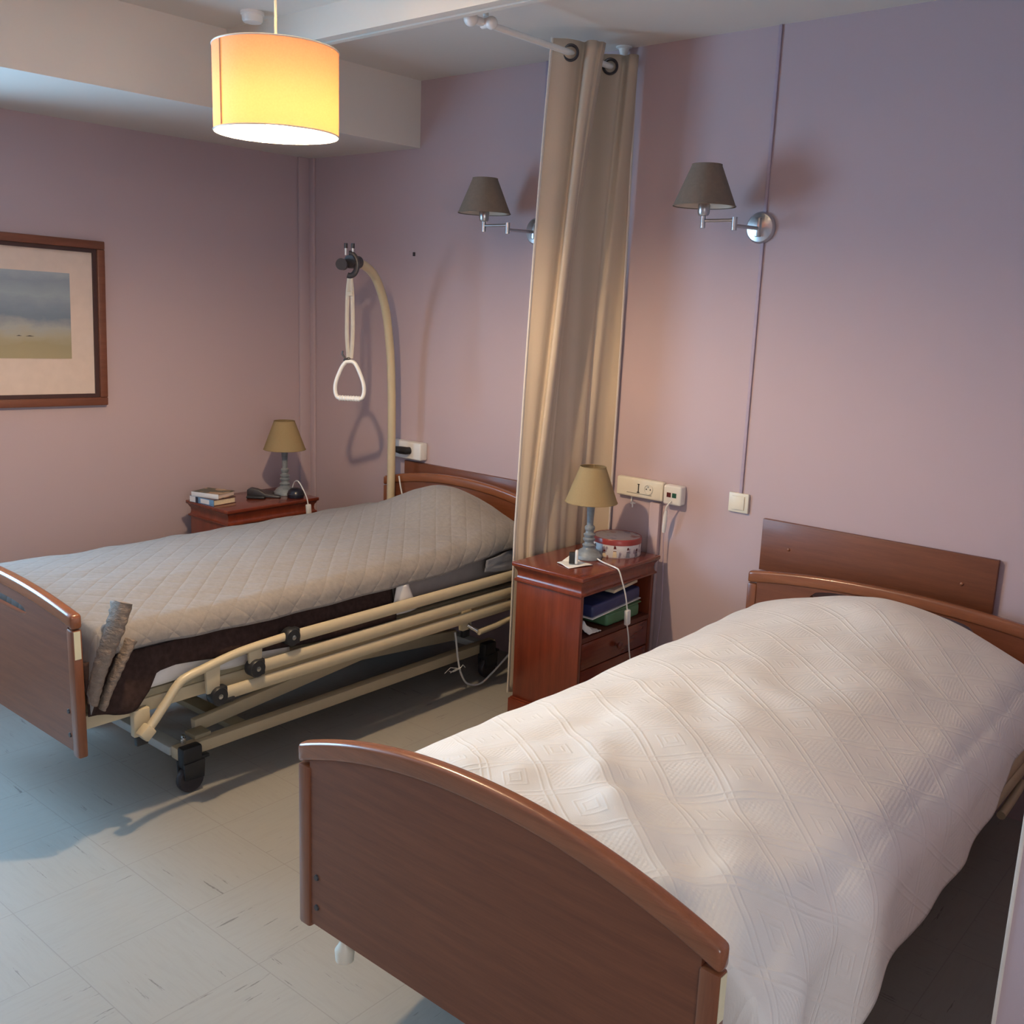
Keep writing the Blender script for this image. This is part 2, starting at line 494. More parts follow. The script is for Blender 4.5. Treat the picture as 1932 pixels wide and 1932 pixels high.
def cloth(name, nu, nv, f, uv, mat, parent=None, thick=.006, off=(0, 0, 0), origin=False):
    bm = bmesh.new(); vs = [[bm.verts.new(f(i/nu, j/nv)) for i in range(nu+1)] for j in range(nv+1)]
    L = bm.loops.layers.uv.new('UVMap')
    for j in range(nv):
        for i in range(nu):
            fc = bm.faces.new((vs[j][i], vs[j][i+1], vs[j+1][i+1], vs[j+1][i]))
            for lp, (a, c) in zip(fc.loops, ((i, j), (i+1, j), (i+1, j+1), (i, j+1))): lp[L].uv = uv(a/nu, c/nv)
    off = Vector(off)
    if origin:
        allv = [v.co for v in bm.verts]
        off = V(sum(v.x for v in allv)/len(allv), sum(v.y for v in allv)/len(allv), min(v.z for v in allv))
    for v in bm.verts: v.co -= off
    me = bpy.data.meshes.new(name); bm.to_mesh(me); bm.free()
    for p in me.polygons: p.use_smooth = True
    me.materials.append(M[mat])
    o = bpy.data.objects.new(name, me); COL.objects.link(o)
    if thick:
        md = o.modifiers.new('thickness', 'SOLIDIFY'); md.thickness = thick; md.offset = -1
    if parent is not None: o.parent = parent
    elif origin: o.location = off
    return o
def sstep(a, b, x):
    t = min(1, max(0, (x-a)/(b-a))); return t*t*(3-2*t)
def gauss(x, s): return math.exp(-.5*(x/s)**2)
def lin(xs, ys, x):
    if x <= xs[0]: return ys[0]
    for i in range(len(xs)-1):
        if x <= xs[i+1]: return ys[i]+(ys[i+1]-ys[i])*(x-xs[i])/(xs[i+1]-xs[i])
    return ys[-1]
def frange(a, b, n): return [a+(b-a)*i/n for i in range(n+1)]

# ------------------------------------------------------------------ the room
H = 2.503
XR, YF = 5.7, -5.2
BX, BZ = .786, 2.22          # bulkhead along the left wall
CX, CY = 3.908, -1.8         # corner of the wall that comes forward at the right
struct(MB().box((-.2, YF-.15, -.1), (XR+.15, .15, 0)).build('floor', 'floor', smooth=0))
struct(MB().box((-.2, YF-.15, H), (XR+.15, .15, H+.1)).build('ceiling', 'ceil', smooth=0))
struct(MB().box((-.2, 0, 0), (CX+.2, .15, H)).build('wall_back', 'wall', smooth=0))
w = MB()
w.box((-.2, WY1, 0), (0, 0, H)); w.box((-.2, YF, 0), (0, WY0, H))
w.box((-.2, WY0, 0), (0, WY1, WZ0)); w.box((-.2, WY0, WZ1), (0, WY1, H))
struct(w.build('wall_left', 'wall', smooth=0))
struct(MB().box((CX, CY, 0), (XR+.15, 0, H)).build('wall_right', 'wall', smooth=0))
w = MB()
w.box((XR, YF, 0), (XR+.15, FX0, H)); w.box((XR, FX1, 0), (XR+.15, CY, H))
w.box((XR, FX0, 0), (XR+.15, FX1, .85)); w.box((XR, FX0, 2.15), (XR+.15, FX1, H))
struct(w.build('wall_side', 'wall', smooth=0))
struct(MB().box((-.2, YF-.15, 0), (XR+.15, YF, H)).build('wall_front', 'wall', smooth=0))
struct(MB().box((0, YF, BZ), (BX, 0, H)).build('trim_1', 'ceil', smooth=0))          # bulkhead
b = MB().box((BX, -1.0, 2.403), (CX, -.962, H)); b.box((BX, -.962, 2.43), (CX, -.952, H)); b.box((BX, -.952, 2.401), (CX, -.93, H))
struct(b.build('trim_2', 'trimwhite', smooth=0))                                    # drop beam with a groove under it
struct(MB().box((0, -.075, 0), (.014, 0, BZ), .003).box((0, -.014, 0), (.05, 0, BZ), .003).build('trim_3', 'wall'))
struct(MB().box((1.497, -.007, .90), (1.509, 0, H), .002).build('trim_4', 'trunk'))
struct(MB().box((2.495, -.007, .90), (2.507, 0, H), .002).build('trim_5', 'trunk'))
struct(MB().box((2.125, -.022, .0), (2.17, 0, .815), .003).build('trim_6', 'wall'))
struct(MB().box((CX-.002, CY-.002, 0), (CX+.004, CY+.004, H), .001).build('trim_7', 'bead'))
wf = MB()
for a, c in ((WY0, WY0+.05), (WY1-.05, WY1), ((WY0+WY1)/2-.03, (WY0+WY1)/2+.03)): wf.box((-.11, a, WZ0), (-.06, c, WZ1), .004)
for a, c in ((WZ0, WZ0+.05), (WZ1-.05, WZ1)): wf.box((-.108, WY0+.05, a), (-.062, (WY0+WY1)/2-.03, c), .002); wf.box((-.108, (WY0+WY1)/2+.03, a), (-.062, WY1-.05, c), .002)
struct(wf.build('window_1', 'glass_grey'))
wf = MB()  # unseen frame added round the opening of the side fill light
for a, c in ((FX0, FX0+.05), (FX1-.05, FX1), ((FX0+FX1)/2-.03, (FX0+FX1)/2+.03)): wf.box((XR+.04, a, .85), (XR+.09, c, 2.15), .004)
for a, c in ((.85, .90), (2.10, 2.15)): wf.box((XR+.042, FX0+.05, a), (XR+.088, (FX0+FX1)/2-.03, c), .002); wf.box((XR+.042, (FX0+FX1)/2+.03, a), (XR+.088, FX1-.05, c), .002)
struct(wf.build('fill_window', 'glass_grey'))

# ------------------------------------------------------------------ pendant lamp
PX, PY, PZ0, PZ1, PR = 1.975, -1.667, 1.957, 2.157, .155
t = thing('pendant_lamp', (PX, PY, PZ0), 'lit yellow drum-shaped pendant lamp hanging from the ceiling on a pale cord', 'lamp')
o_ = (PX, PY, PZ0)
sh = MB().lathe((PX, PY, 0), [(PR, PZ0), (PR, (PZ0+PZ1)/2), (PR, PZ1)], 64, cap=False)
shade = sh.build('lamp_shade', 'pendant_cloth', t, o_)
for z in (PZ0, PZ1): MB().tube([V(PX+PR*math.cos(a), PY+PR*math.sin(a), z) for a in frange(0, 2*PI, 64)[:-1]], .0022, 6, closed=True).build('rim', 'cream_plastic', shade, o_)
# the lapped seam of the shade cloth
sm = MB(); ang = math.atan2(-3.31208-PY, 4.18099-PX) - 1.02
for k in range(4):
    a0, a1 = ang+k*.012, ang+(k+1)*.012
    q = [V(PX+(PR+.0012)*math.cos(a), PY+(PR+.0012)*math.sin(a), z) for a, z in ((a0, PZ0+.003), (a1, PZ0+.003), (a1, PZ1-.003), (a0, PZ1-.003))]
    sm.bm.faces.new([sm.bm.verts.new(p) for p in q])
bmesh.ops.remove_doubles(sm.bm, verts=sm.bm.verts, dist=1e-5)
sm.build('seam', 'shade_khaki', shade, o_)
sp = MB()
for k in range(3):
    a = 2*PI*k/3+.4
    sp.cyl((PX+.02*math.cos(a), PY+.02*math.sin(a), PZ1-.02), (PX+PR*math.cos(a), PY+PR*math.sin(a), PZ1-.004), .0018, 6)
sp.lathe((PX, PY, 0), [(.021, PZ1-.025), (.024, PZ1-.022), (.024, PZ1-.016), (.018, PZ1-.014)], 20)
sp.build('spider', 'white_plastic', t, o_)
MB().lathe((PX, PY, 0), [(.014, 2.031), (.019, 2.055), (.019, 2.125), (.012, 2.15), (.006, 2.175)], 20).build('bulb_holder', 'white_plastic', t, o_)
MB().ball((PX, PY, 1.996), .032, (1, 1, 1.05), 20, 14).build('bulb', 'bulb', t, o_)
MB().cyl((PX, PY, 2.172), (PX, PY, H-.03), .0035, 10).build('cord', 'cream_plastic', t, o_)
MB().lathe((PX, PY, 0), [(.012, H-.045), (.03, H-.03), (.045, H-.004), (.045, H)], 24).build('ceiling_rose', 'white_plastic', t, o_)

# smoke detector
tag(MB().lathe((1.065, -1.085, 0), [(.010, H-.034), (.030, H-.034), (.035, H-.028), (.036, H-.012), (.040, H-.010), (.040, H)], 28).build('smoke_detector', 'white_plastic', origin=True), 'small round white detector on the ceiling beside the drop beam', 'detector')

# ------------------------------------------------------------------ picture on the left wall
fy0, fy1, fz0, fz1 = -1.92, -1.124, 1.057, 1.747
t = thing('framed_picture', (0, fy1, fz0), 'framed seascape watercolour in a wide pale mount on the left wall', 'picture')
t.rotation_euler = (-.024, 0, 0)
o_ = (0, fy1, fz0)
fr = MB(); wd = .034
fr.box((.002, fy0, fz1-wd), (.030, fy1, fz1), .004); fr.box((.002, fy0, fz0), (.030, fy1, fz0+wd), .004)
fr.box((.002, fy0, fz0+wd), (.030, fy0+wd, fz1-wd), .004); fr.box((.002, fy1-wd, fz0+wd), (.030, fy1, fz1-wd), .004)
fr.build('frame', 'frame_wood', t, o_)
sl = MB(); w2 = wd+.016
sl.box((.002, fy0+wd, fz1-w2), (.02, fy1-wd, fz1-wd)); sl.box((.002, fy0+wd, fz0+wd), (.02, fy1-wd, fz0+w2))
sl.box((.002, fy0+wd, fz0+w2), (.02, fy0+w2, fz1-w2)); sl.box((.002, fy1-w2, fz0+w2), (.02, fy1-wd, fz1-w2))
sl.build('inner_slip', 'frame_slip', t, o_)
MB().box((.002, fy0+w2, fz0+w2), (.010, fy1-w2, fz1-w2)).build('mount', 'mat_board', t, o_)
pic = MB().box((.010, -1.77, 1.255), (.0115, -1.272, 1.606)).build('picture', 'painting', t, o_)
pm = MB(); pm.prism([(-1.50, 1.345), (-1.488, 1.349), (-1.475, 1.345)], 'x', .0115, .0119); pm.prism([(-1.463, 1.344), (-1.445, 1.3485), (-1.425, 1.344)], 'x', .0115, .0119)
pm.build('painted_dunes', 'dark_plastic', pic, o_)

# ------------------------------------------------------------------ swing-arm wall lamps
def sconce(loc, label):
    t = thing('wall_lamp', loc, label, 'wall lamp', 'swing-arm wall lamps above the beds')
    MB().lathe((0, 0, 0), [(.054, 0), (.054, -.008), (.048, -.016), (.02, -.021), (0.0001, -.022)], 36, axis='y').build('back_plate', 'chrome', t)
    a = MB(); a.box((-.009, -.034, -.032), (.009, -.016, .032), .003)
    a.build('slot_bracket', 'chrome', t)
    a = MB(); jx, jy = -.012, -.175
    a.cyl((0, -.03, -.004), (jx, jy, -.006), .0062, 12)
    a.build('arm', 'chrome', t)
    k = MB(); k.cyl((jx, jy, -.021), (jx, jy, .022), .0095, 16); k.build('knuckle', 'chrome', t)
    sx, sy = -.118, -.2
    a = MB(); a.cyl((jx, jy, .012), (sx, sy, .010), .0055, 12); a.build('arm', 'chrome', t)
    s = MB(); s.cyl((sx, sy, -.014), (sx, sy, .03), .0085, 16); s.build('knuckle', 'chrome', t)
    c = MB().lathe((sx, sy, 0), [(.006, .024), (.016, .027), (.020, .035), (.021, .062), (.017, .068), (.010, .07)], 24); c.build('lamp_holder', 'chrome', t)
    z0, z1, r0, r1 = .058, .192, .106, .050
    sh = MB().lathe((sx, sy, 0), [(r0, z0), ((r0+r1)/2, (z0+z1)/2), (r1, z1)], 48, cap=False).build('lamp_shade', 'shade_taupe', t)
    MB().lathe((sx, sy, 0), [(r0-.003, z0+.001), ((r0+r1)/2-.003, (z0+z1)/2), (r1-.003, z1-.001)], 48, cap=False).build('lining', 'shade_inside', sh)
    g = MB()
    for z, r in ((z0, r0), (z1, r1)): MB().tube([V(sx+r*math.cos(q), sy+r*math.sin(q), z) for q in frange(0, 2*PI, 40)[:-1]], .0018, 6, closed=True).build('rim', 'shade_taupe', sh)
    b = MB().ball((sx, sy, .11), .022, (1, 1, 1.3)); b.cyl((sx, sy, .066), (sx, sy, .09), .012); b.build('bulb', 'white_plastic', t)
    return t
sc1 = sconce((2.491, 0, 1.847), 'nickel swing-arm wall lamp with taupe shade, right of the curtain')
copy_tree(sc1, (1.484, 0, 1.849), 'nickel swing-arm wall lamp with taupe shade, partly behind the curtain')

# ------------------------------------------------------------------ curtain and rod
t = thing('curtain_rod', (1.887, 0, 2.42), 'white curtain rod with round finials hung under the ceiling', 'curtain rod')
o_ = (1.887, 0, 2.42)
MB().cyl((1.887, -.003, 2.42), (1.880, -.815, 2.42), .0105, 16).build('rod', 'white_plastic', t, o_)
f = MB(); f.ball((1.878, -.855, 2.42), .023); f.cyl((1.88, -.81, 2.42), (1.879, -.84, 2.42), .013); f.build('finial', 'white_plastic', t, o_)
f = MB(); f.ball((1.906, -.79, 2.418), .020); f.tube([(1.882, -.79, 2.44), (1.879, -.79, 2.47), (1.879, -.79, H)], .009); f.lathe((1.879, -.79, 0), [(.012, H-.02), (.024, H-.006), (.024, H)], 20)
f.cyl((1.868, -.79, 2.42), (1.9, -.79, 2.42), .0155); f.build('bracket', 'white_plastic', t, o_)
f = MB(); f.lathe((1.887, -.03, 0), [(.009, 2.43), (.009, 2.46), (.02, H-.008), (.03, H-.004), (.03, H)], 20); f.cyl((1.887, -.04, 2.42), (1.887, -.02, 2.42), .0155); f.build('bracket', 'white_plastic', t, o_)
f = MB().lathe((1.887, 0, 2.42), [(.026, -.001), (.026, -.006), (.014, -.012), (.0001, -.012)], 24, axis='y'); f.build('wall_cup', 'white_plastic', t, o_)

TOP = [(1.842, -.405), (1.868, -.383), (1.890, -.352), (1.902, -.325), (1.905, -.300), (1.940, -.312), (1.955, -.300), (1.955, -.278), (1.968, -.268), (1.950, -.240), (1.887, -.222),
       (1.822, -.192), (1.815, -.165), (1.845, -.140), (1.887, -.112), (1.912, -.085), (1.915, -.068), (1.945, -.078), (1.965, -.060), (1.960, -.040), (1.945, -.028)]
BOT = [(1.782, -.432), (1.790, -.418), (1.800, -.402), (1.806, -.390), (1.806, -.375), (1.822, -.382), (1.830, -.372), (1.822, -.352), (1.806, -.340), (1.808, -.318), (1.822, -.292),
       (1.835, -.262), (1.842, -.232), (1.838, -.200), (1.842, -.165), (1.852, -.130), (1.846, -.108), (1.854, -.078), (1.856, -.042), (1.882, -.016), (1.935, -.014)]
def cpoly(P, n=7):
    return smooth_path([(a, b, 0) for a, b in P], n)
TP, BP = cpoly(TOP), cpoly(BOT)
cz0, cz1 = .04, 2.462
def arclen(P):
    L = [0]
    for a, b in zip(P, P[1:]): L.append(L[-1]+(b-a).length)
    return L
TL = arclen(TP)
NU = len(TP)-1
def cur(u, v):
    i = min(NU, int(round(u*NU)))
    a = min(1, (1-v)/.73)**.9
    p = TP[i].lerp(BP[i], a)
    w = .0022*math.sin(TL[i]*95+v*2.0) + .003*math.sin(TL[i]*23+v*7)
    p = V(p.x+w*.8, min(p.y+w*.5, -.012), 0)
    return V(p.x, p.y, cz0+(cz1-cz0)*v)
ct = cloth('curtain', NU, 60, cur, lambda u, v: (TL[min(NU, int(round(u*NU)))], v*2.42), 'curtain', None, .003, origin=True)
tag(ct, 'beige floor-length eyelet curtain gathered against the wall between the beds', 'curtain')
def ring(y, x, label=None):
    rg = MB(); ax = V(.55, -.83, 0).normalized(); s_ = ax.cross(V(0, 0, 1))
    pts = [V(x, y, 2.418)+s_*(.025*math.cos(a))+V(0, 0, .025*math.sin(a)) for a in frange(0, 2*PI, 28)[:-1]]
    rg.tube(pts, .007, 8, closed=True, rb=.005)
    return rg.build('eyelet', 'dark_plastic', ct, ct.location)
for x_, y_ in ((1.887, -.352), (1.887, -.222), (1.887, -.112)): ring(y_-.004, x_+.003)
hm = MB(); hm.tube([cur(0, v)+V(-.001, -.001, 0) for v in frange(0.0, 1.0, 40)], .004, 8, rb=.007, up=(0, 1, 0))
hm.build('side_edge', 'lining', ct, ct.location)
hm = MB(); hm.tube([cur(1, v)+V(.001, -.001, 0) for v in frange(0.0, 1.0, 40)], .004, 8, rb=.006, up=(0, 1, 0))  # pale strip stands in for the daylit strip along this edge
hm.build('side_edge', 'lining', ct, ct.location)

# ------------------------------------------------------------------ wooden panels screwed on the wall
def wpanel(x0, z0, z1, label):
    t = thing('wall_panel', (x0, 0, z0), label, 'wall panel', 'wooden panels behind the bed heads')
    MB().box((0, -.018, 0), (.80, 0, z1-z0), .002).build('board', 'bedwood', t)
    for x in (.108, .70): MB().ball((x, -.019, z1-z0-.096), .006, (1, .6, 1), 12, 8).build('screw_cap', 'bedrail', t)
    return t
p1 = wpanel(2.605, .640, .83, 'reddish wooden panel on the wall behind the white-covered bed')
copy_tree(p1, (.733, 0, .610), 'reddish wooden panel on the wall behind the taupe-covered bed, cut off by the curtain')

# ------------------------------------------------------------------ beds
def make_bed(cx, foot, head, slot_foot, slot_head, label, lift, links=True):
    """local x across (0 = centre), world y and z"""
    t = thing('hospital_bed', (cx, -1.1, 0), label, 'bed', 'hospital beds')
    OFF = (0, -1.1, 0)
    def board(name, y0, y1, hw, zb, ze, za, slot, outside):
        arch = lambda x: za-(za-ze)*(min(1.0, abs(x)/hw))**2.1
        o_ = MB(); xs = frange(-hw+.034, hw-.034, 36)
        hole = None
        if slot:
            sw, sc_, shh = slot
            xs = sorted(set([round(x, 5) for x in frange(-hw+.034, -sw, 10)+frange(-sw, sw, 30)+frange(sw, hw-.034, 10)]))
            def half(x): return shh*math.sqrt(max(0, 1-(min(1, abs(x)/sw))**6))
            mid = lambda x: arch(x)-sc_
            hole = (lambda x: mid(x)-half(x), lambda x: mid(x)+half(x), -sw, sw)
            pz = lambda x: arch(x)-.03
        ym = (y0+y1)/2
        pn = o_.plate(xs, lambda x: zb+.012, lambda x: arch(x)-.036, ym-.009, ym+.009, hole, 0)
        root = pn.build(name, 'bedwood', t, OFF)
        MB().plate(frange(-hw, hw, 40), lambda x: arch(x)-.042, arch, y0, y1, None, .009).build('top_rail', 'bedrail', root, OFF)
        for s in (-1, 1):
            a, b_ = sorted((s*hw, s*(hw-.036)))
            MB().box((a, y0+.002, zb), (b_, y1-.002, arch(hw)-.0425), .006).build('stile', 'bedstile', root, OFF)
            for z in (zb+.055, zb+.125):
                MB().lathe((s*(hw-.055), (ym-.009) if outside < 0 else ym+.009, z), [(.0001, outside*.003), (.006, outside*.003), (.007, 0)], 14, axis='y').build('screw', 'dark_plastic', root, OFF)
        return root, arch
    fhw, fzb, fze, fza = foot; hhw, hzb, hze, hza = head
    FB, fa = board('footboard', -2.118, -2.086, fhw, fzb, fze, fza, slot_foot, -1)
    HB, ha = board('headboard', -.112, -.080, hhw, hzb, hze, hza, slot_head, -1)
    MB().box((fhw-.0005, -2.112, fze-.125), (fhw+.0006, -2.094, fze-.046)).build('reflective_strip', 'tape', FB, OFF)
    zr = .3665 + lift           # long frame beams
    for s in (-1, 1):
        x = s*.432
        MB().box((x-.013, -2.084, zr-.021), (x+.013, -.114, zr+.021), .005).build('side_beam', 'cream_metal', t, OFF)
    for y in (-2.06, -1.2, -.15):
        MB().box((-.418, y-.02, zr-.02), (.418, y+.02, zr+.0205), .004).build('cross_beam', 'cream_dull', t, OFF)
    # platform that carries the mattress
    MB().box((-.445, -2.06, zr+.022), (.445, -.165, zr+.047), .006).build('mattress_platform', 'cream_dull', t, OFF)
    # undercarriage
    for s in (-1, 1):
        x = s*.33
        MB().box((x-.02, -1.735, .103), (x+.02, -.215, .143), .004).build('base_rail', 'cream_metal', t, OFF)
    for y in (-1.715, -.27):
        MB().box((-.309, y-.025, .108), (.309, y+.025, .138), .004).build('base_cross_rail', 'grey_metal', t, OFF)
    MB().box((-.309, -1.50, .112), (.309, -1.44, .134), .004).build('base_cross_rail', 'cream_dull', t, OFF)
    for s in (-1, 1):
        for y in (-1.70, -.285):
            x = s*.372
            c = MB(); c.box((x-.019, y-.04, .085), (x+.019, y+.03, .155), .008); c.prism([(y-.038, .05), (y+.03, .045), (y+.035, .105), (y-.04, .105)], 'x', x-.024, x-.016, .002)
            c.prism([(y-.038, .05), (y+.03, .045), (y+.035, .105), (y-.04, .105)], 'x', x+.016, x+.024, .002)
            c.box((x-.012, y+.03, .10), (x+.012, y+.058, .112), .003)
            cr = c.build('caster', 'black_plastic', t, OFF)
            MB().lathe((x, y-.008, .045), [(.012, -.014), (.041, -.014), (.045, -.008), (.045, .008), (.041, .014), (.012, .014)], 28, axis='x').build('wheel', 'dark_plastic', cr, OFF)
    # scissor arms
    zt = zr-.098
    for s in (-1, 1):
        for (a, b_, xo) in (((-1.62, .158), (-.42, zt), .255), ((-.33, .158), (-1.60, zt), .215)):
            x = s*xo; d = V(0, b_[0]-a[0], b_[1]-a[1]); L = d.length; an = math.atan2(d.z, d.y)
            MB().obox((x, (a[0]+b_[0])/2, (a[1]+b_[1])/2), (.026, L, .045), Matrix.Rotation(an, 3, 'X'), .004).build('lifting_arm', 'cream_metal', t, OFF)
    for s in (-1, 1):
        k = MB()
        k.cyl((s*.325, -1.70, .143), (s*.325, -1.70, .162), .009, 6); k.cyl((s*.325, -1.70, .162), (s*.325, -1.70, .172), .006, 10); k = k.build('bolt', 'steel', t, OFF)
        MB().box((s*.30-.03, -1.66, .1435), (s*.30+.03, -1.60, .158), .003).build('hinge_block', 'cream_dull', t, OFF)
    mo = MB().box((-.10, -.95, .165), (.10, -.62, .255), .012).build('lift_motor', 'grey_metal', t, OFF)
    MB().cyl((0, -.95, .21), (0, -1.35, .235), .022).build('piston', 'grey_metal', mo, OFF)
    MB().box((-.34, -.42, .175), (-.08, -.20, .245), .012).build('control_box', 'grey_metal', t, OFF)
    # folding side rails
    for s in ((1, -1) if links else (1,)):
        rx = s*(.508 if links else .500)
        g = bpy.data.objects.new('side_rail', None)
        g = MB()
        for z, y0, y1 in ((.478, -1.40, -.30), (.411, -1.535, -.25), (.357, -1.67, -.30)):
            zz = z+lift
            g.tube([(rx, y0, zz), (rx, y1, zz)], .012, 14, rb=.0215, up=(0, 0, 1))
        g = g.build('side_rail', 'cream_metal', t, OFF)
        c = MB(); P = [(rx, -1.925, .318), (rx, -1.905, .335), (rx, -1.86, .385), (rx, -1.82, .43), (rx, -1.79, .445), (rx, -1.74, .455), (rx, -1.60, .478), (rx, -1.425, .486)]
        c.tube(smooth_path([(a, b_, c_+lift) for a, b_, c_ in P], 5), .0135, 14)
        c.obox((rx, -1.926, .314+lift), (.034, .04, .036), Matrix.Rotation(.7, 3, 'X'), .006)
        c.build('curved_end', 'cream_metal', g, OFF)
        for (y, z, zt_) in ((-1.552, .425, .472), (-1.705, .372, .462)):
            MB().prism([(y-.022, z+lift), (y+.022, z+lift), (y+.026, zt_+lift), (y-.026, zt_+lift)], 'x', rx-.006, rx+.006, .003).build('link_plate', 'cream_metal', g, OFF)
        for (y, z) in ((-1.415, .482), (-1.552, .412), (-1.69, .360)):
            j = MB().lathe((rx, y, z+lift), [(.0001, -.019), (.026, -.019), (.029, -.014), (.029, .014), (.026, .019), (.0001, .019)], 24, axis='x')
            j.box((rx-.015, y, z+lift-.027), (rx+.015, y+.03, z+lift+.027), .006)
            j = j.build('pivot_cap', 'black_plastic', g, OFF)
            MB().lathe((rx+s*.019, y, z+lift), [(.008, 0), (.008, s*.002), (.0001, s*.003)], 14, axis='x').build('pivot_screw', 'steel', j, OFF)
        MB().box((rx-.014, -1.70, .325+lift), (rx+.012, -1.63, .350+lift), .01).build('release_catch', 'black_plastic', g, OFF)
        e = MB(); 
        for z in (.478, .411): MB().tube([(rx, -.30, z+lift), (rx, -.26, z+lift)], .013, 14, rb=.0225).build('end_cap', 'cream_dull', g, OFF)
        e.box((rx-.015, -.325, .335+lift), (rx+.015, -.295, .38+lift), .008); e.build('end_cap', 'cream_dull', g, OFF)
        e = MB().tube([(rx, -.505, .282+lift), (rx, -.40, .287+lift), (rx, -.29, .300+lift)], .012, 12); e.build('crank_bar', 'cream_metal', g, OFF)
        for y in ((-1.915, -.53) if links else ()):
            bk = MB(); bk.box((s*.446, y-.026, zr-.080), (s*.470, y+.026, zr+.003), .004)
            bk.build('rail_bracket', 'cream_metal', t, OFF)
            bk = MB(); bk.cyl((s*.470, y, zr-.058), (rx-s*.010, y-.006 if y < -1 else y+.03, zr-.054 if y < -1 else zr-.083), .009, 12); bk.build('rail_pin', 'steel', t, OFF)
            bk = MB(); bk.box((s*.450, y-.018, zr-.110), (s*.468, y+.018, zr-.080), .003); bk.build('bracket_foot', 'black_plastic', t, OFF)
    # bumper wheels under the foot end
    for s in ((-1, 1) if not links else ()):
        MB().lathe((s*.36, -2.10, 0), [(.006, fzb-.040), (.019, fzb-.036), (.021, fzb-.012), (.016, fzb-.004), (.008, fzb+.011)], 20).build('bumper', 'cream_plastic', t, OFF)
    return t, FB, HB

FARX, NEARX = 1.17, 3.115
bedA, fbA, hbA = make_bed(FARX, (.49, .287, .700, .738), (.485, .33, .726, .787), (.21, .088, .017), None,
    'hospital bed with cream folding side rails under the taupe quilted cover, nearer the left wall', 0.0)
bedB, fbB, hbB = make_bed(NEARX, (.492, .243, .655, .745), (.505, .29, .652, .690), None, (.27, .072, .026),
    'hospital bed with reddish wooden ends under the white bedspread, nearest the camera', -.045, False)

# mattresses
def mattress(cx, z0, z1, label):
    m = MB().box((cx-.445, -2.015, z0), (cx+.445, -.165, z1), .03, 4)
    return tag(m.build('mattress', 'mattress', origin=True), label, 'mattress', 'mattresses on the hospital beds')
mattress(FARX, .4145, .585, 'grey-covered mattress showing below the edge of the taupe quilt')
mattress(NEARX, .3695, .535, 'mattress lying under the white bedspread of the near bed')

# ------------------------------------------------------------------ cloths on the beds
def spread_surface(cx, hw, r, dl, dr, ztop, flare_l, flare_r, wr, drop_l, drop_r):
    """returns f(s, y): s = arc length across, 0 at the centre"""
    A = hw-r; Q = r*PI/2
    def f(s, y):
        sg = 1 if s >= 0 else -1; a = abs(s)
        fl, dp = (flare_r, drop_r) if sg > 0 else (flare_l, drop_l)
        if a <= A: x, dz, nx, nz = a, 0, 0, 1
        elif a <= A+Q:
            th = (a-A)/r; x, dz = A+r*math.sin(th), -r*(1-math.cos(th)); nx, nz = math.sin(th), math.cos(th)
        else:
            q = a-A-Q; k = dp(y) if callable(dp) else dp
            x, dz = A+r+fl*q, -r-q*k; nx, nz = 1, 0
        xx = cx+sg*x
        d = wr(sg*a, y)
        return V(xx+sg*nx*d, y, ztop(min(max(sg*x, -hw), hw), y)+dz+nz*d)
    return f, A+Q

# white bedspread (near bed)
RID = [((3.087, -1.694), (3.156, -1.785), .040, .013), ((3.156, -1.785), (3.242, -1.862), .045, .013), ((3.242, -1.862), (3.44, -1.98), .045, .016),
       ((3.25, -1.76), (3.40, -1.66), .045, -.013), ((2.955, -1.68), (2.972, -1.55), .045, -.011), ((3.04, -1.15), (3.13, -1.37), .07, -.012),
       ((3.08, -1.50), (3.30, -1.56), .08, .009), ((3.20, -1.30), (3.45, -1.50), .08, .010), ((2.80, -1.95), (3.02, -1.90), .045, .012), ((3.38, -1.60), (3.52, -1.92), .05, .012), ((3.02, -1.42), (3.22, -1.40), .06, .010), ((2.82, -1.50), (2.90, -1.30), .05, .009),
       ((3.42, -2.02), (3.55, -1.75), .045, .010), ((3.32, -1.12), (3.40, -.80), .08, .010), ((2.95, -.95), (3.10, -.75), .08, -.010), ((3.20, -1.02), (3.16, -.8), .07, -.010)]
def ridge(x, y):
    d = 0
    for (a, b_, w_, h_) in RID:
        ax, ay = a; bx, by = b_; dx, dy = bx-ax, by-ay; L2 = dx*dx+dy*dy
        tt = min(1, max(0, ((x-ax)*dx+(y-ay)*dy)/L2)); q = math.hypot(x-ax-tt*dx, y-ay-tt*dy)
        d += h_*math.exp(-(q/w_)**2)
    return d
def ztB(a, y):
    z = .552+.105*(1-min(1, abs(a)/.48)**2)+.008*(a/.48)
    z += .046*math.exp(-((a-.08)/.28)**2-((y+.34)/.21)**2)
    z -= .20*sstep(-2.02, -2.085, y)
    z -= .035*sstep(-.22, -.125, y)
    return z
def wrB(s, y):
    x = NEARX+s
    d = ridge(x, y)*(1-sstep(.42, .5, abs(s)))
    d += .011*(noise.noise(V(x*3.5, y*3.5, 1.3)))+.0045*noise.noise(V(x*8+y*3, y*8, 4))
    k = sstep(.45, .62, abs(s))
    d += .006*sstep(-1.3, -1.9, y)*noise.noise(V(x*13, y*9, 7))
    d += k*(.012*noise.noise(V(y*5.5, s*1.5, 2.0))+.006+.018*math.sin(y*17+s*6)*sstep(-1.1, -1.9, y))
    return d
fB, edB = spread_surface(NEARX, .485, .085, .3, .3, ztB, .10, .22, wrB, 1.0, 1.0)
fB2, edB2 = spread_surface(NEARX, .530, .105, .3, .3, ztB, .10, .16, wrB, 1.0, 1.0)
def hemL(y): return .015+.13*sstep(-1.95, -1.7, y)
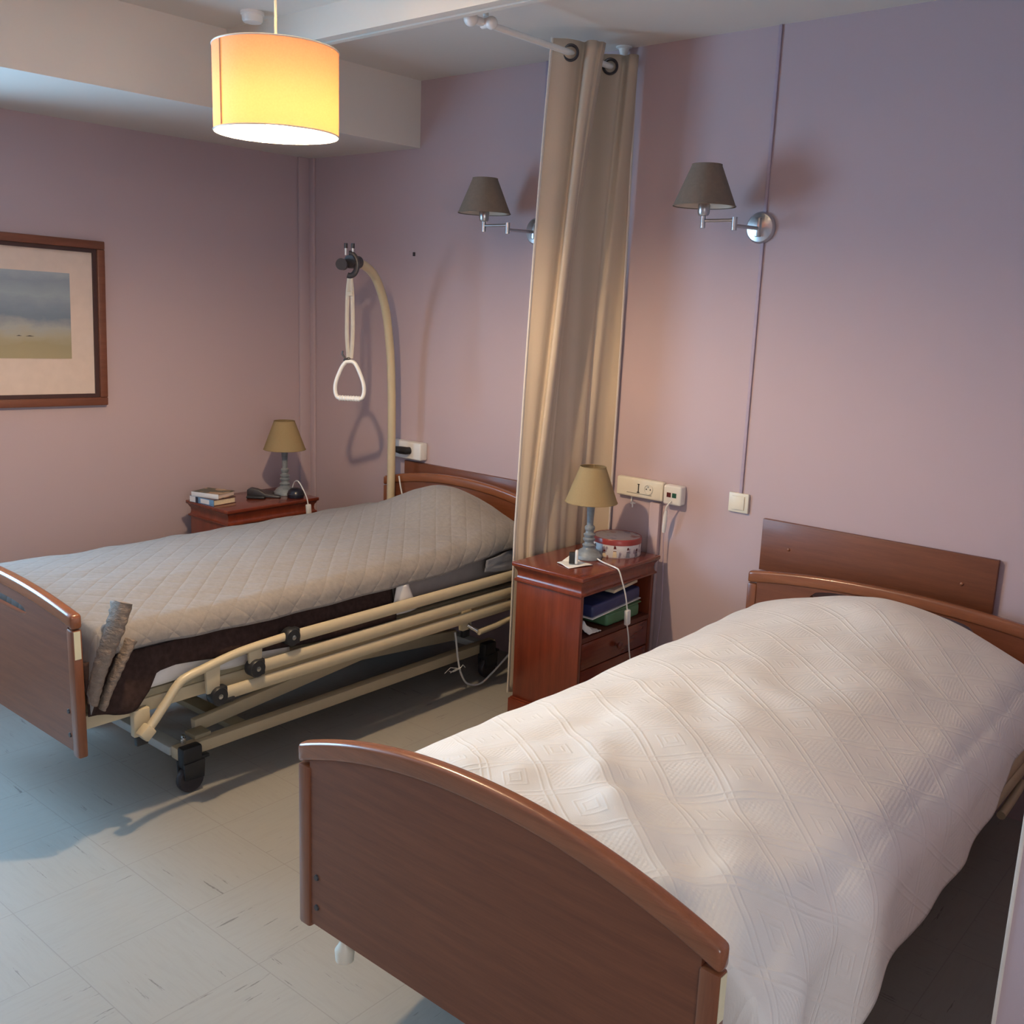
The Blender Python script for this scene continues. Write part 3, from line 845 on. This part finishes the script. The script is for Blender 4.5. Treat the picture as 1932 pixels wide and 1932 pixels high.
def hemB(y):
    return lin([-2.1, -1.9, -1.7, -1.44, -1.11, -.84, -.6, -.3], [.26, .20, .145, .115, .095, .065, .012, .0], y)
def spreadB(u, v):
    y = -2.081+v*(2.081-.118)
    if u < .45: return fB(-(edB+hemL(y))*(1-u/.45), y)
    return fB2((edB2+hemB(y))*(u-.45)/.55, y)
sp_ = cloth('bedspread', 150, 230, spreadB, lambda u, v: ((-.60*(1-u/.45) if u < .45 else .70*(u-.45)/.55), v*1.96), 'spread', None, .004, origin=True)
tag(sp_, 'white woven bedspread with a raised check pattern on the near bed', 'bedspread')

# taupe quilt (far bed)
def ztA(a, y):
    z = .615+.045*(1-(min(1, abs(a)/.48))**2)+.012*(a/.48)*sstep(-1.0, 0.0, a)
    z += .112*math.exp(-((a-.11)/.285)**2-((y+.33)/.19)**2)+.03*math.exp(-((a-.25)/.25)**2-((y+.38)/.28)**2)
    z -= .025*sstep(-.22, -.125, y)
    z += .008*sstep(-1.6, -2.0, y)-.16*sstep(-2.035, -2.082, y)
    return z
def wrA(s, y):
    return .005*noise.noise(V(s*4, y*4, 8))+.003*noise.noise(V(s*14, y*14, 3))+.004*sstep(.4, .5, abs(s))*math.sin(y*24+2*noise.noise(V(y*4, 0, 0)))
fA, edA = spread_surface(FARX, .495, .05, .3, .3, ztA, .05, .06, wrA, 1.0, 1.0)
def quiltA(u, v):
    y = -2.080+v*(2.080-.162)
    hr = .016+.012*sstep(-1.9, -1.4, y)-.008*sstep(-.8, -.2, y)
    s = -(edA+.03)+u*(edA+.03+edA+hr)
    return fA(s, y)
q_ = cloth('quilt', 130, 200, quiltA, lambda u, v: (-.57+u*1.12, v*1.93), 'quilt', None, .010, origin=True)
tag(q_, 'taupe diamond-quilted bed cover on the far bed', 'quilt')
# the corner of the quilt bunched up beside the footboard
def roll_(P, R, seed, name):
    pts = smooth_path(P, 8); n = len(pts); b = MB()
    k = 18; rings = []
    for i, p in enumerate(pts):
        d = (pts[min(i+1, n-1)]-pts[max(i-1, 0)]).normalized(); a = d.cross(V(0, 1, 0)).normalized(); c = a.cross(d)
        ti = i/(n-1); r = R[0]+(R[1]-R[0])*ti
        ring_ = []
        for j in range(k):
            th = 2*PI*j/k
            rr = r*(1+.10*noise.noise(V(math.cos(th)*2, i*.9, seed))+.06*math.sin(i*2.1+th))
            ring_.append(b.bm.verts.new(p+a*(math.cos(th)*rr)+c*(math.sin(th)*rr*.55)))
        rings.append(ring_)
    for A_, B_ in zip(rings, rings[1:]):
        for j in range(k): b.bm.faces.new((A_[j], A_[(j+1) % k], B_[(j+1) % k], B_[j]))
    b.bm.faces.new(rings[0][::-1]); b.bm.faces.new(rings[-1])
    return b.build(name, 'quilt_back', q_, q_.location, 80)
roll_([(1.655, -2.068, .437), (1.664, -2.058, .50), (1.672, -2.035, .575), (1.680, -2.005, .65), (1.676, -1.980, .716)], (.022, .042), 3, 'bunched_corner')
roll_([(1.660, -2.045, .415), (1.668, -2.022, .48), (1.672, -1.99, .545), (1.668, -1.955, .600)], (.016, .027), 9, 'bunched_corner')

# dark brown blanket hanging between quilt and mattress
def brown(u, v):
    y = -2.080+u*(2.080-.925)
    zb = lin([-2.06, -2.0, -1.93, -1.885, -1.86, -1.80, -1.6, -1.2, -.92], [.400, .378, .372, .42, .468, .474, .456, .420, .415], y)
    zt_ = .550
    z = zb+(zt_-zb)*v
    x = 1.630+(.006+.020*sstep(-1.8, -1.5, y))*math.exp(-(max(0, v-.1)/.4)**2)+.005*math.sin(y*9+1)*(1-v)+.006*math.sin(PI*v)+.006*noise.noise(V(y*6, z*8, 1))+.008*sstep(-1.85, -2.0, y)*(1-v)*(1+math.sin(y*60))
    return V(x, y, z)
br = cloth('blanket', 90, 16, brown, lambda u, v: (u, v*.2), 'brown_cloth', None, .004, origin=True)
tag(br, 'dark brown blanket hanging out from under the taupe quilt', 'blanket')
def whites(u, v):
    y = -1.90+u*.52
    z = .425+.055*v-.02*u*(1-v)
    return V(1.626+.003*math.sin(y*30)-.004*v, y, z+.004*math.sin(y*17))
wsh = cloth('sheet', 30, 5, whites, lambda u, v: (u, v), 'white_cloth', None, .003, origin=True)
tag(wsh, 'edge of a white sheet showing below the brown blanket', 'sheet')
def whitef(u, v):
    y = -.925+u*.13*(1-.55*v)-.02*(1-v); z = .44+.108*v
    return V(1.648+.010*math.sin(u*PI)+.004*v, y, z)
wf_ = cloth('sheet', 8, 12, whitef, lambda u, v: (u, v), 'white_cloth', None, .003, origin=True)
tag(wf_, 'white sheet corner folded down next to the end of the brown blanket', 'sheet')
def slate(u, v):
    y = -.46+u*.30; z = .515+.05*v-.03*u*(1-v)+.012*math.sin(u*PI)*v
    return V(1.660+.012*math.sin(u*5+v)+.010*(1-v)*u+.004*noise.noise(V(u*6, v*6, 1)), y, z)
sl_ = cloth('underblanket', 20, 10, slate, lambda u, v: (u, v), 'slate_cloth', None, .003, origin=True)
tag(sl_, 'crumpled slate grey cover at the head end of the far bed', 'blanket')

# ------------------------------------------------------------------ trapeze over the far bed
t = thing('trapeze_pole', (.772, -.135, .40), 'curved cream lifting pole with white triangular grip over the far bed', 'lifting pole')
o_ = (.772, -.135, .40)
e = V(.135, -.40, 0)                 # horizontal run of the bend
base = V(.772, -.140, 0)
P = [(0, .388), (0, .70), (0.0, 1.0), (.02, 1.20), (.07, 1.36), (.18, 1.52), (.38, 1.64), (.62, 1.69), (.86, 1.70)]
Pp = [base+e*a+V(0, 0, z) for a, z in P]
pole = MB().tube(smooth_path(Pp, 8), .019, 18).build('pole', 'cream_metal', t, o_)
tip = Pp[-1]
gx = V(.83, .56, 0).normalized(); gd = V(gx.y, -gx.x, 0)      # grip faces the camera
kb = MB(); kb.tube([tip-e.normalized()*.05, tip+e.normalized()*.02], .027, 20); kb.build('strap_reel', 'dark_plastic', t, o_)
cpos = tip+e.normalized()*.015
hook = MB()
cen = cpos+V(0, 0, -.012)
hook.tube([cen+gx*(.030*math.cos(a))+V(0, 0, .045*math.sin(a)) for a in frange(-1.9, 1.7, 18)], .0075, 10, rb=.012)
hook.build('hook', 'dark_plastic', t, o_)
kn = MB(); cc = cen-gx*.026+gd*(.012)
kn.tube([cc, cc+gd*.028], .024, 22); kn.build('knob', 'dark_plastic', t, o_)
for s in (-.018, .012):
    pg = MB(); q = cen+gx*s+V(0, 0, .038)
    pg.cyl(q, q+V(0, 0, .03), .0042, 10); pg = pg.build('pin', 'white_plastic', t, o_)
    MB().cyl(q+V(0, 0, .028), q+V(0, 0, .048), .0075, 12).build('pin_cap', 'dark_plastic', pg, o_)
gz = 1.16
bx = cen+V(0, 0, 0)
st = MB()
for s in (-.010, .010):
    pts = [bx+gx*(s*.2)+V(0, 0, -.045), bx+gx*s+V(0, 0, -.12), bx+gx*(s*1.25)+V(0, 0, -.28), bx+gx*(s*.6)+V(0, 0, -.385)]
    st.tube(smooth_path(pts, 6), .0085, 8, rb=.0022, up=gd)
st.obox(bx+V(0, 0, -.118), (.012, .026, .018), Matrix(((gd.x, gx.x, 0), (gd.y, gx.y, 0), (0, 0, 1))), .002)
st.build('strap', 'strap', t, o_)
bk = MB(); bk.obox(bx-gx*.012+V(0, 0, -.392), (.012, .03, .016), Matrix(((gd.x, gx.x, 0), (gd.y, gx.y, 0), (0, 0, 1))) @ Matrix.Rotation(.4, 3, 'X'), .004)
bk.tube([bx-gx*.02+V(0, 0, -.385), bx-gx*.032+V(0, 0, -.37), bx-gx*.030+V(0, 0, -.355)], .004, 8); bk.build('buckle', 'dark_plastic', t, o_)
hz1 = cen.z-.40; hz0 = hz1-.155
hd = MB()
shape = [(-.016, 0), (-.036, -.025), (-.060, -.080), (-.066, -.118), (-.060, -.145), (-.046, -.155), (0, -.156), (.046, -.155), (.060, -.145), (.066, -.118), (.060, -.080), (.036, -.025), (.016, 0)]
pts = [bx+gx*a*.96+V(0, 0, hz1-cen.z+b_) for a, b_ in shape]
hd.tube(smooth_path(pts+[pts[0]], 5)[:-1], .0085, 12, closed=True, rb=.010, up=gd)
hd = hd.build('grip', 'white_plastic', t, o_)
gr = MB(); pts = [bx+gx*a+V(0, 0, hz0-cen.z) for a in frange(-.046, .046, 30)]
gr.tube(pts, [.0115+.0012*math.sin(i*1.6) for i in range(31)], 14); gr.build('ribbed_bar', 'white_plastic', hd, o_)

# ------------------------------------------------------------------ bedside cabinets
def nightstand(loc, label):
    t = thing('bedside_cabinet', loc, label, 'bedside cabinet', 'reddish bedside cabinets')
    X, Y, Hh = .33, .51, .618              # x from 0, y from -Y to 0
    MB().box((0.0, -Y, .602), (X, 0, Hh), .004, 3).build('top', 'cherry_x', t)
    fz = MB()
    # moulded frieze under the top: a cove and a bead, swept round the four sides as stacked slabs
    prof = [(.006, .602), (.010, .594), (.016, .584), (.018, .572), (.016, .560), (.013, .556), (.008, .553), (.008, .547), (.013, .544), (.016, .542)]
    rings = []
    for ins, z in prof:
        rings.append([fz.bm.verts.new(p) for p in (V(ins, -Y+ins, z), V(X-ins, -Y+ins, z), V(X-ins, -ins, z), V(ins, -ins, z))])
    for A_, B_ in zip(rings, rings[1:]):
        for k in range(4): fz.bm.faces.new((A_[k], B_[k], B_[(k+1) % 4], A_[(k+1) % 4]))
    fz.bm.faces.new(rings[0]); fz.bm.faces.new(rings[-1][::-1])
    fz.build('frieze', 'cherry', t, smooth=30)
    i = .016
    MB().box((i, -Y+i, .085), (X-i, -Y+i+.018, .5425), .001).build('side_panel', 'cherry', t)
    MB().box((i, -i-.018, .085), (X-i, -i, .5425), .001).build('side_panel', 'cherry', t)
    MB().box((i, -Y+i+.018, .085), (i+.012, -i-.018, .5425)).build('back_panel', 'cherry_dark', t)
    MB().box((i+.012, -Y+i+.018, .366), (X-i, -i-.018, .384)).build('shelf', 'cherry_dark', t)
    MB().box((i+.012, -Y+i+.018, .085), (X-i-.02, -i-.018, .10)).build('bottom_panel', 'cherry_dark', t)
    d = MB().box((X-i-.018, -Y+i+.022, .262), (X-i, -i-.022, .362), .003).build('drawer', 'cherry_x', t)
    MB().lathe((X-i, -Y/2, .312), [(.006, 0), (.006, .010), (.013, .016), (.014, .022), (.009, .028), (.0001, .029)], 20, axis='x').build('knob', 'cherry', d)
    d = MB().box((X-i-.018, -Y+i+.022, .104), (X-i, -i-.022, .258), .003).build('drawer', 'cherry_x', t)
    MB().lathe((X-i, -Y/2, .18), [(.006, 0), (.006, .010), (.013, .016), (.014, .022), (.009, .028), (.0001, .029)], 20, axis='x').build('knob', 'cherry', d)
    MB().box((.003, -Y+.003, 0), (X-.003, -.003, .080), .004).box((.009, -Y+.009, .080), (X-.009, -.009, .0855), .002).build('plinth', 'cherry', t)
    return t
ns1 = nightstand((1.874, -.042, 0), 'reddish bedside cabinet between the beds with an open shelf and white lamp cable')
copy_tree(ns1, (.150, -.330, 0), 'reddish bedside cabinet in the left corner with books and a black case on top')

def table_lamp(loc, label, cordpts, sw, glaze):
    t = thing('table_lamp', loc, label, 'table lamp', 'turned table lamps with khaki shades')
    base = [(.052, 0), (.052, .012), (.049, .016), (.046, .018), (.044, .024), (.034, .032), (.026, .036), (.022, .042), (.023, .048), (.026, .052), (.018, .058), (.017, .064), (.023, .070), (.024, .076), (.017, .081), (.021, .087), (.023, .093), (.016, .098), (.015, .106), (.019, .112), (.019, .122), (.013, .128)]
    MB().lathe((0, 0, 0), base, 32).build('turned_base', 'lampgrey', t)
    MB().lathe((0, 0, 0), [(.012, .128), (.013, .16), (.0165, .215), (.017, .225), (.012, .23), (.012, .25)], 28).build('column', 'lampgrey', t)
    z0, z1, r0, r1 = .218, .352, .0985, .0485
    s = MB().lathe((0, 0, 0), [(r0, z0), ((r0+r1)/2, (z0+z1)/2), (r1, z1)], 48, cap=False).build('lamp_shade', 'shade_khaki', t)
    for z, r in ((z0, r0), (z1, r1)): MB().tube([V(r*math.cos(q), r*math.sin(q), z) for q in frange(0, 2*PI, 40)[:-1]], .0016, 6, closed=True).build('rim', 'shade_khaki', s)
    g = MB()
    for k in range(3): g.cyl((.014*math.cos(k*2.1), .014*math.sin(k*2.1), z1-.012), (r1*math.cos(k*2.1), r1*math.sin(k*2.1), z1), .0014, 6)
    g.lathe((0, 0, 0), [(.012, z1-.015), (.015, z1-.013), (.012, z1-.010)], 16)
    g.build('spider', 'shade_khaki', s)
    MB().ball((0, 0, .29), .022, (1, 1, 1.3)).cyl((0, 0, .25), (0, 0, .27), .013).build('bulb', 'white_plastic', t)
    c = MB().tube(smooth_path([Vector(p)-Vector(loc) for p in cordpts], 8), .0028, 8).build('cord', 'white_plastic', t)
    a, b_ = [Vector(p)-Vector(loc) for p in sw]
    d = (b_-a); L = d.length; z = d.normalized(); x = z.cross(V(0, 1, 0)).normalized(); y = z.cross(x)
    MB().obox((a+b_)/2, (.016, .024, L), Matrix((x, y, z)).transposed(), .004).build('cord_switch', 'white_plastic', c)
    return t
T = .618
table_lamp((2.035, -.290, T+.0008), 'grey turned table lamp with khaki shade beside the round tin, between the beds',
    [(2.083, -.300, T+.008), (2.12, -.315, T+.005), (2.17, -.335, T+.005), (2.196, -.344, T+.0045), (2.2125, -.343, T-.003), (2.224, -.336, T-.04), (2.232, -.318, .52), (2.230, -.297, .455), (2.228, -.289, .40), (2.228, -.275, .35), (2.228, -.255, .26), (2.235, -.22, .16), (2.25, -.15, .03), (2.24, -.06, .012)],
    ((2.232, -.298, .458), (2.229, -.289, .398)), 0)
table_lamp((.322, -.410, T+.0008), 'grey turned table lamp with khaki shade in the left corner of the room',
    [(.372, -.410, T+.020), (.405, -.42, T+.070), (.455, -.435, T+.085), (.485, -.432, T+.055), (.493, -.415, T+.01), (.495, -.408, T-.03), (.495, -.404, .55), (.495, -.40, .40)],
    ((.495, -.408, .596), (.495, -.404, .540)), 0)

# ------------------------------------------------------------------ things on and in the near cabinet
t = thing('biscuit_tin', (2.062, -.140, T), 'round printed biscuit tin with a red rim beside the lamp', 'tin')
MB().lathe((0, 0, 0), [(.092, 0), (.094, .003), (.094, .052)], 48).build('body', 'tin_side', t)
l_ = MB().lathe((0, 0, 0), [(.0955, .050), (.0955, .068), (.0935, .0715), (.090, .072), (.0895, .0705)], 48, cap=False).build('lid', 'tin_red', t)
MB().lathe((0, 0, 0), [(.0001, .0725), (.05, .0722), (.0895, .0705)], 48, cap=False).build('lid_panel', 'tin_top', l_)
# little winter figures printed round the side: body, hat, scarf
for k, (a, c1, c2) in enumerate(((-2.05, 'navy', 'dark_plastic'), (-1.50, 'pages', 'red_light'), (-1.05, 'pages', 'red_light'), (-.50, 'slate_cloth', 'red_light'), (-.05, 'slate_cloth', 'red_light'))):
    g = MB()
    def pt(da, z, r=.0945): return V(r*math.cos(a+da), r*math.sin(a+da), z)
    hgt = (.040, .026, .043, .038, .030)[k]
    for (z0, z1, w0, w1) in ((.003, .003+hgt*.55, .09, .06),):
        g.bm.faces.new([g.bm.verts.new(p) for p in (pt(-w0, z0), pt(w0, z0), pt(w1, z1), pt(-w1, z1))])
    b_ = g.build('printed_figure', c1, t, smooth=0)
    g = MB(); z0 = .003+hgt*.78
    g.bm.faces.new([g.bm.verts.new(p) for p in (pt(-.06, z0), pt(.06, z0), pt(.03, z0+hgt*.25), pt(-.03, z0+hgt*.25))])
    z0 = .003+hgt*.5
    g.bm.faces.new([g.bm.verts.new(p) for p in (pt(-.065, z0), pt(.065, z0), pt(.065, z0+hgt*.1), pt(-.065, z0+hgt*.1))])
    g.build('printed_hat', c2, b_, smooth=0)

# napkin and plug adapter
def nap(u, v):
    a = Vector((2.005, -.445)).lerp(Vector((2.085, -.478)), u); b_ = Vector((2.035, -.372)).lerp(Vector((2.118, -.375)), u)
    p = a.lerp(b_, v)
    lift = .012*max(0, (1-u)*v-.55)*2+.0015*math.sin(u*5+v*4)
    return V(p.x, p.y, T+.005+lift)
n_ = cloth('paper_napkin', 14, 14, nap, lambda u, v: (u, v), 'paper', None, .002, origin=True)
tag(n_, 'white folded paper napkin lying on the near cabinet under the plug adapter', 'napkin')
fl = MB(); P = [(2.012, -.425, T+.007), (2.050, -.415, T+.007), (2.060, -.375, T+.007), (2.022, -.388, T+.026)]
fl.bm.faces.new([fl.bm.verts.new(p) for p in P]); fl.build('folded_corner', 'paper', n_, n_.location, 0)
t = thing('plug_adapter', (2.065, -.420, T+.0075), 'black and white plug adapter standing upright on the paper napkin', 'adapter')
MB().obox((-.006, -.006, .0215), (.022, .016, .043), Matrix.Rotation(.6, 3, 'Z'), .002).build('black_body', 'black_plastic', t)
MB().obox((.0095, .001, .0265), (.0115, .020, .053), Matrix.Rotation(.6, 3, 'Z'), .005).build('white_cap', 'white_plastic', t)

# shelf contents
t = thing('storage_box', (2.09, -.235, .385), 'green plastic box on the open cabinet shelf under a dark blue box', 'box')
MB().box((-.085, -.105, 0), (.082, .115, .052), .012, 3).build('box', 'green_box', t)
MB().box((-.089, -.109, .0525), (.086, .119, .058), .003).build('lid', 'green_box', t)
t = thing('storage_box', (2.09, -.30, .447), 'dark blue plastic box lying askew on the green box in the cabinet', 'box')
t.rotation_euler = (.055, 0, 0)
MB().box((-.088, -.145, .004), (.088, .170, .050), .010, 3).build('box', 'blue_box', t)
MB().box((-.090, -.147, 0), (.090, .172, .0035), .001).build('rim', 'white_plastic', t)
t = thing('notebook', (2.10, -.225, .515), 'pale dog-eared notebook lying on the dark blue box in the cabinet', 'notebook')
t.rotation_euler = (.055, 0, 0.05)
MB().box((-.06, -.085, 0), (.070, .085, .011), .002).build('pages', 'pages', t)
MB().box((-.061, -.086, .0112), (.071, .086, .0125), .0005).build('cover', 'mat_board', t)
def tis(u, v):
    a = (u-.5)*.075; c = (v-.5)*.075
    z = .386+.034*math.exp(-((u-.25)/.3)**2-((v-.4)/.35)**2)*(1+.5*noise.noise(V(u*5, v*5, 2)))+.004*(1+noise.noise(V(u*9, v*9, 5)))
    return V(2.150+c, -.435+a, z)
ts = cloth('tissue', 18, 18, tis, lambda u, v: (u, v), 'paper', None, .0015, origin=True)
tag(ts, 'crumpled white tissue at the front of the cabinet shelf', 'tissue')

# ------------------------------------------------------------------ things on the far cabinet
t = thing('book', (.268, -.770, T), 'thick blue-spined book under the green book on the corner cabinet', 'book', rz=.10)
L_, W_ = .082, .062
MB().box((-L_+.006, -W_+.004, .003), (L_-.003, W_-.004, .025)).build('pages', 'pages', t)
MB().box((-L_, -W_, 0), (L_, W_, .0025)).box((-L_, -W_, .0255), (L_, W_, .028)).build('cover', 'book_maroon', t)
s_ = MB().box((-L_, -W_-.0025, 0), (L_, -W_, .028), .001).build('spine', 'book_blue', t)
MB().box((-L_, -W_-.0032, .001), (-L_+.040, -W_-.0022, .027)).build('spine_label', 'book_white', s_)
MB().box((-L_+.040, -W_-.0032, .001), (-L_+.058, -W_-.0022, .027)).build('spine_band', 'book_navy', s_)
MB().box((-L_+.075, -W_-.0032, .004), (L_-.03, -W_-.0022, .024)).build('spine_label', 'book_white', s_)
t = thing('book', (.262, -.765, T+.0282), 'green book with an orange picture on its cover, topmost on the corner cabinet', 'book', rz=.32)
L_, W_ = .075, .058
MB().box((-L_+.004, -W_+.003, .002), (L_-.003, W_-.003, .019)).build('pages', 'mat_board', t)
MB().box((-L_, -W_, 0), (L_, W_, .0018)).box((-L_, -W_, .0192), (L_, W_, .021)).build('cover', 'book_green', t)
MB().box((-L_, -W_-.002, 0), (L_, -W_, .021), .0008).build('spine', 'book_white', t)

t = thing('spectacle_case', (.325, -.545, T), 'long black case lying open between the books and the lamp', 'case', rz=.75)
prof = [(-.070, 0), (.085, 0), (.085, .010), (.02, .018), (-.02, .040), (-.052, .046), (-.070, .036)]
MB().prism(prof, 'y', -.004, .030, .006).build('case_body', 'dark_plastic', t)
MB().box((-.066, -.040, .001), (.020, -.006, .013), .005, 3).build('case_lid', 'black_plastic', t)
t = thing('round_clock', (.418, -.420, T), 'small black dome-shaped object beside the base of the corner lamp', 'clock')
MB().lathe((0, 0, 0), [(.036, 0), (.040, .006), (.040, .018), (.036, .032), (.024, .044), (.010, .048), (.0001, .048)], 28).build('dome', 'navy', t)
MB().lathe((0, 0, 0), [(.0405, .017), (.0415, .0185), (.0405, .020)], 28, cap=False).build('seam_ring', 'dark_plastic', t)
t = thing('folding_case', (.235, -.470, T), 'flat dark folder lying behind the black case on the corner cabinet', 'folder', rz=.4)
MB().box((-.06, -.035, 0), (.06, .035, .010), .003).build('cover', 'dark_plastic', t)

# ------------------------------------------------------------------ wall fittings
t = thing('wall_socket_strip', (2.08, 0, .825), 'long cream socket strip on the wall above the near cabinet', 'wall socket')
MB().box((-.112, -.030, 0), (.104, 0, .076), .008, 3).build('housing', 'cream_plastic', t)
MB().box((-.06, -.0312, .016), (.055, -.0298, .0172)).build('cover_line', 'dark_hole', t)
j = MB().box((-.008, -.0318, .022), (-.004, -.0298, .056)).box((-.012, -.0318, .020), (-.001, -.0298, .024)).box((-.011, -.0318, .053), (-.002, -.0298, .056)); j.build('phone_jack', 'dark_hole', t)
k = MB().lathe((.040, -.030, .040), [(.0205, 0), (.0205, -.004), (.0175, -.0045), (.0165, -.001), (.0001, -.001)], 28, axis='y').build('socket', 'cream_plastic', t)
for x in (.031, .049): MB().lathe((x, -.0312, .040), [(.0001, -.001), (.0028, -.001), (.0028, 0)], 12, axis='y').build('socket_hole', 'dark_hole', k)
MB().cyl((.040, -.030, .050), (.040, -.037, .050), .002, 8).build('earth_pin', 'chrome', k)
t = thing('nurse_call_unit', (2.232, 0, .822), 'white call unit with red and green pilot windows beside the cream socket strip', 'call unit')
MB().box((-.038, -.042, 0), (.040, 0, .076), .008, 3).build('housing', 'white_plastic', t)
MB().box((-.021, -.0432, .030), (-.003, -.0418, .048)).build('red_window', 'red_light', t)
MB().box((.003, -.0432, .030), (.021, -.0418, .048)).build('green_window', 'green_light', t)
pl = MB().tube([(.002, -.043, .016), (.002, -.055, .012), (-.008, -.058, -.004), (-.014, -.056, -.02)], .003, 8); pl.build('cable', 'white_plastic', t)
hs = MB().tube([(-.013, -.052, -.02), (-.018, -.046, -.045), (-.024, -.040, -.09), (-.027, -.036, -.112)], [.005, .0085, .0085, .006], 10).build('call_handset', 'white_plastic', t)
MB().tube(smooth_path([(-.027, -.036, -.112), (-.028, -.030, -.18), (-.024, -.024, -.30), (-.02, -.026, -.45), (-.03, -.028, -.60)], 8), .0022, 8).build('lower_cable', 'trunk', t)
def switch(loc, label):
    t = thing('light_switch', loc, label, 'light switch', 'white light switches on the back wall')
    MB().box((-.040, -.012, -.036), (.040, 0, .036), .003).build('plate', 'cream_plastic', t)
    MB().obox((.0, -.0145, 0), (.050, .006, .050), Matrix.Rotation(.06, 3, 'Z'), .002).build('rocker', 'cream_plastic', t)
    return t
sw1 = switch((2.498, 0, .870), 'square white light switch below the right-hand wall lamp')
copy_tree(sw1, (1.500, 0, .866), 'square white light switch peeping out left of the curtain')
t = thing('wall_socket', (.765, 0, .815), 'white socket box with a black plug above the head of the far bed', 'wall socket')
MB().box((-.125, -.048, 0), (.105, 0, .082), .006, 3).build('housing', 'white_plastic', t)
pg = MB().tube([(.035, -.049, .042), (.030, -.066, .042), (-.005, -.074, .042), (-.055, -.070, .043), (-.075, -.062, .044)], [.017, .018, .018, .012, .008], 14)
pg.build('black_plug', 'black_plastic', t)
tag(MB().tube(smooth_path([(.81, -.125, .745), (.815, -.120, .70), (.83, -.118, .64), (.835, -.118, .585)], 6), .0035, 8).build('bed_cable', 'white_plastic', origin=True), 'short white cable hanging in front of the far headboard beside the pole', 'cable')
t = thing('wall_hook', (2.033, 0, .80), 'small white hook on the wall under the cream socket strip', 'hook')
MB().tube([(-.005, -.004, .022), (-.005, -.005, .004), (0, -.010, -.006), (.008, -.016, -.008)], .0032, 8).build('shank', 'white_plastic', t)
MB().tube([(.008, -.016, .004), (.008, -.016, -.020)], .003, 8).tube([(-.001, -.016, -.004), (.020, -.016, -.002)], .003, 8).build('cross_hook', 'white_plastic', t)
tag(MB().box((.756, -.008, 1.75), (.766, 0, 1.768), .002).build('picture_nail', 'dark_plastic', origin=True), 'tiny dark wall plug above the far bed', 'nail')

# power cable hanging at the head end of the far bed
pc = MB().tube(smooth_path([(1.575, -.53, .262), (1.58, -.525, .21), (1.575, -.51, .15), (1.575, -.49, .08), (1.585, -.46, .028), (1.60, -.40, .014), (1.61, -.34, .045), (1.625, -.26, .105), (1.65, -.18, .19), (1.70, -.12, .25), (1.755, -.08, .27)], 8), .004, 8)
pc = tag(pc.build('power_cable', 'white_plastic', origin=True), 'white power cable looping to the floor beside the far bed and cabinet', 'cable')
zt = MB()
for k in range(6):
    a = k*1.05
    zt.tube([(1.577, -.497, .10), (1.577+.02*math.cos(a), -.497+.03*math.sin(a)-.02, .10+.018*math.sin(a*1.7)), (1.577+.032*math.cos(a), -.497+.05*math.sin(a)-.03, .10+.012*math.cos(a))], .0016, 6)
zt.build('cable_ties', 'white_plastic', pc, pc.location)
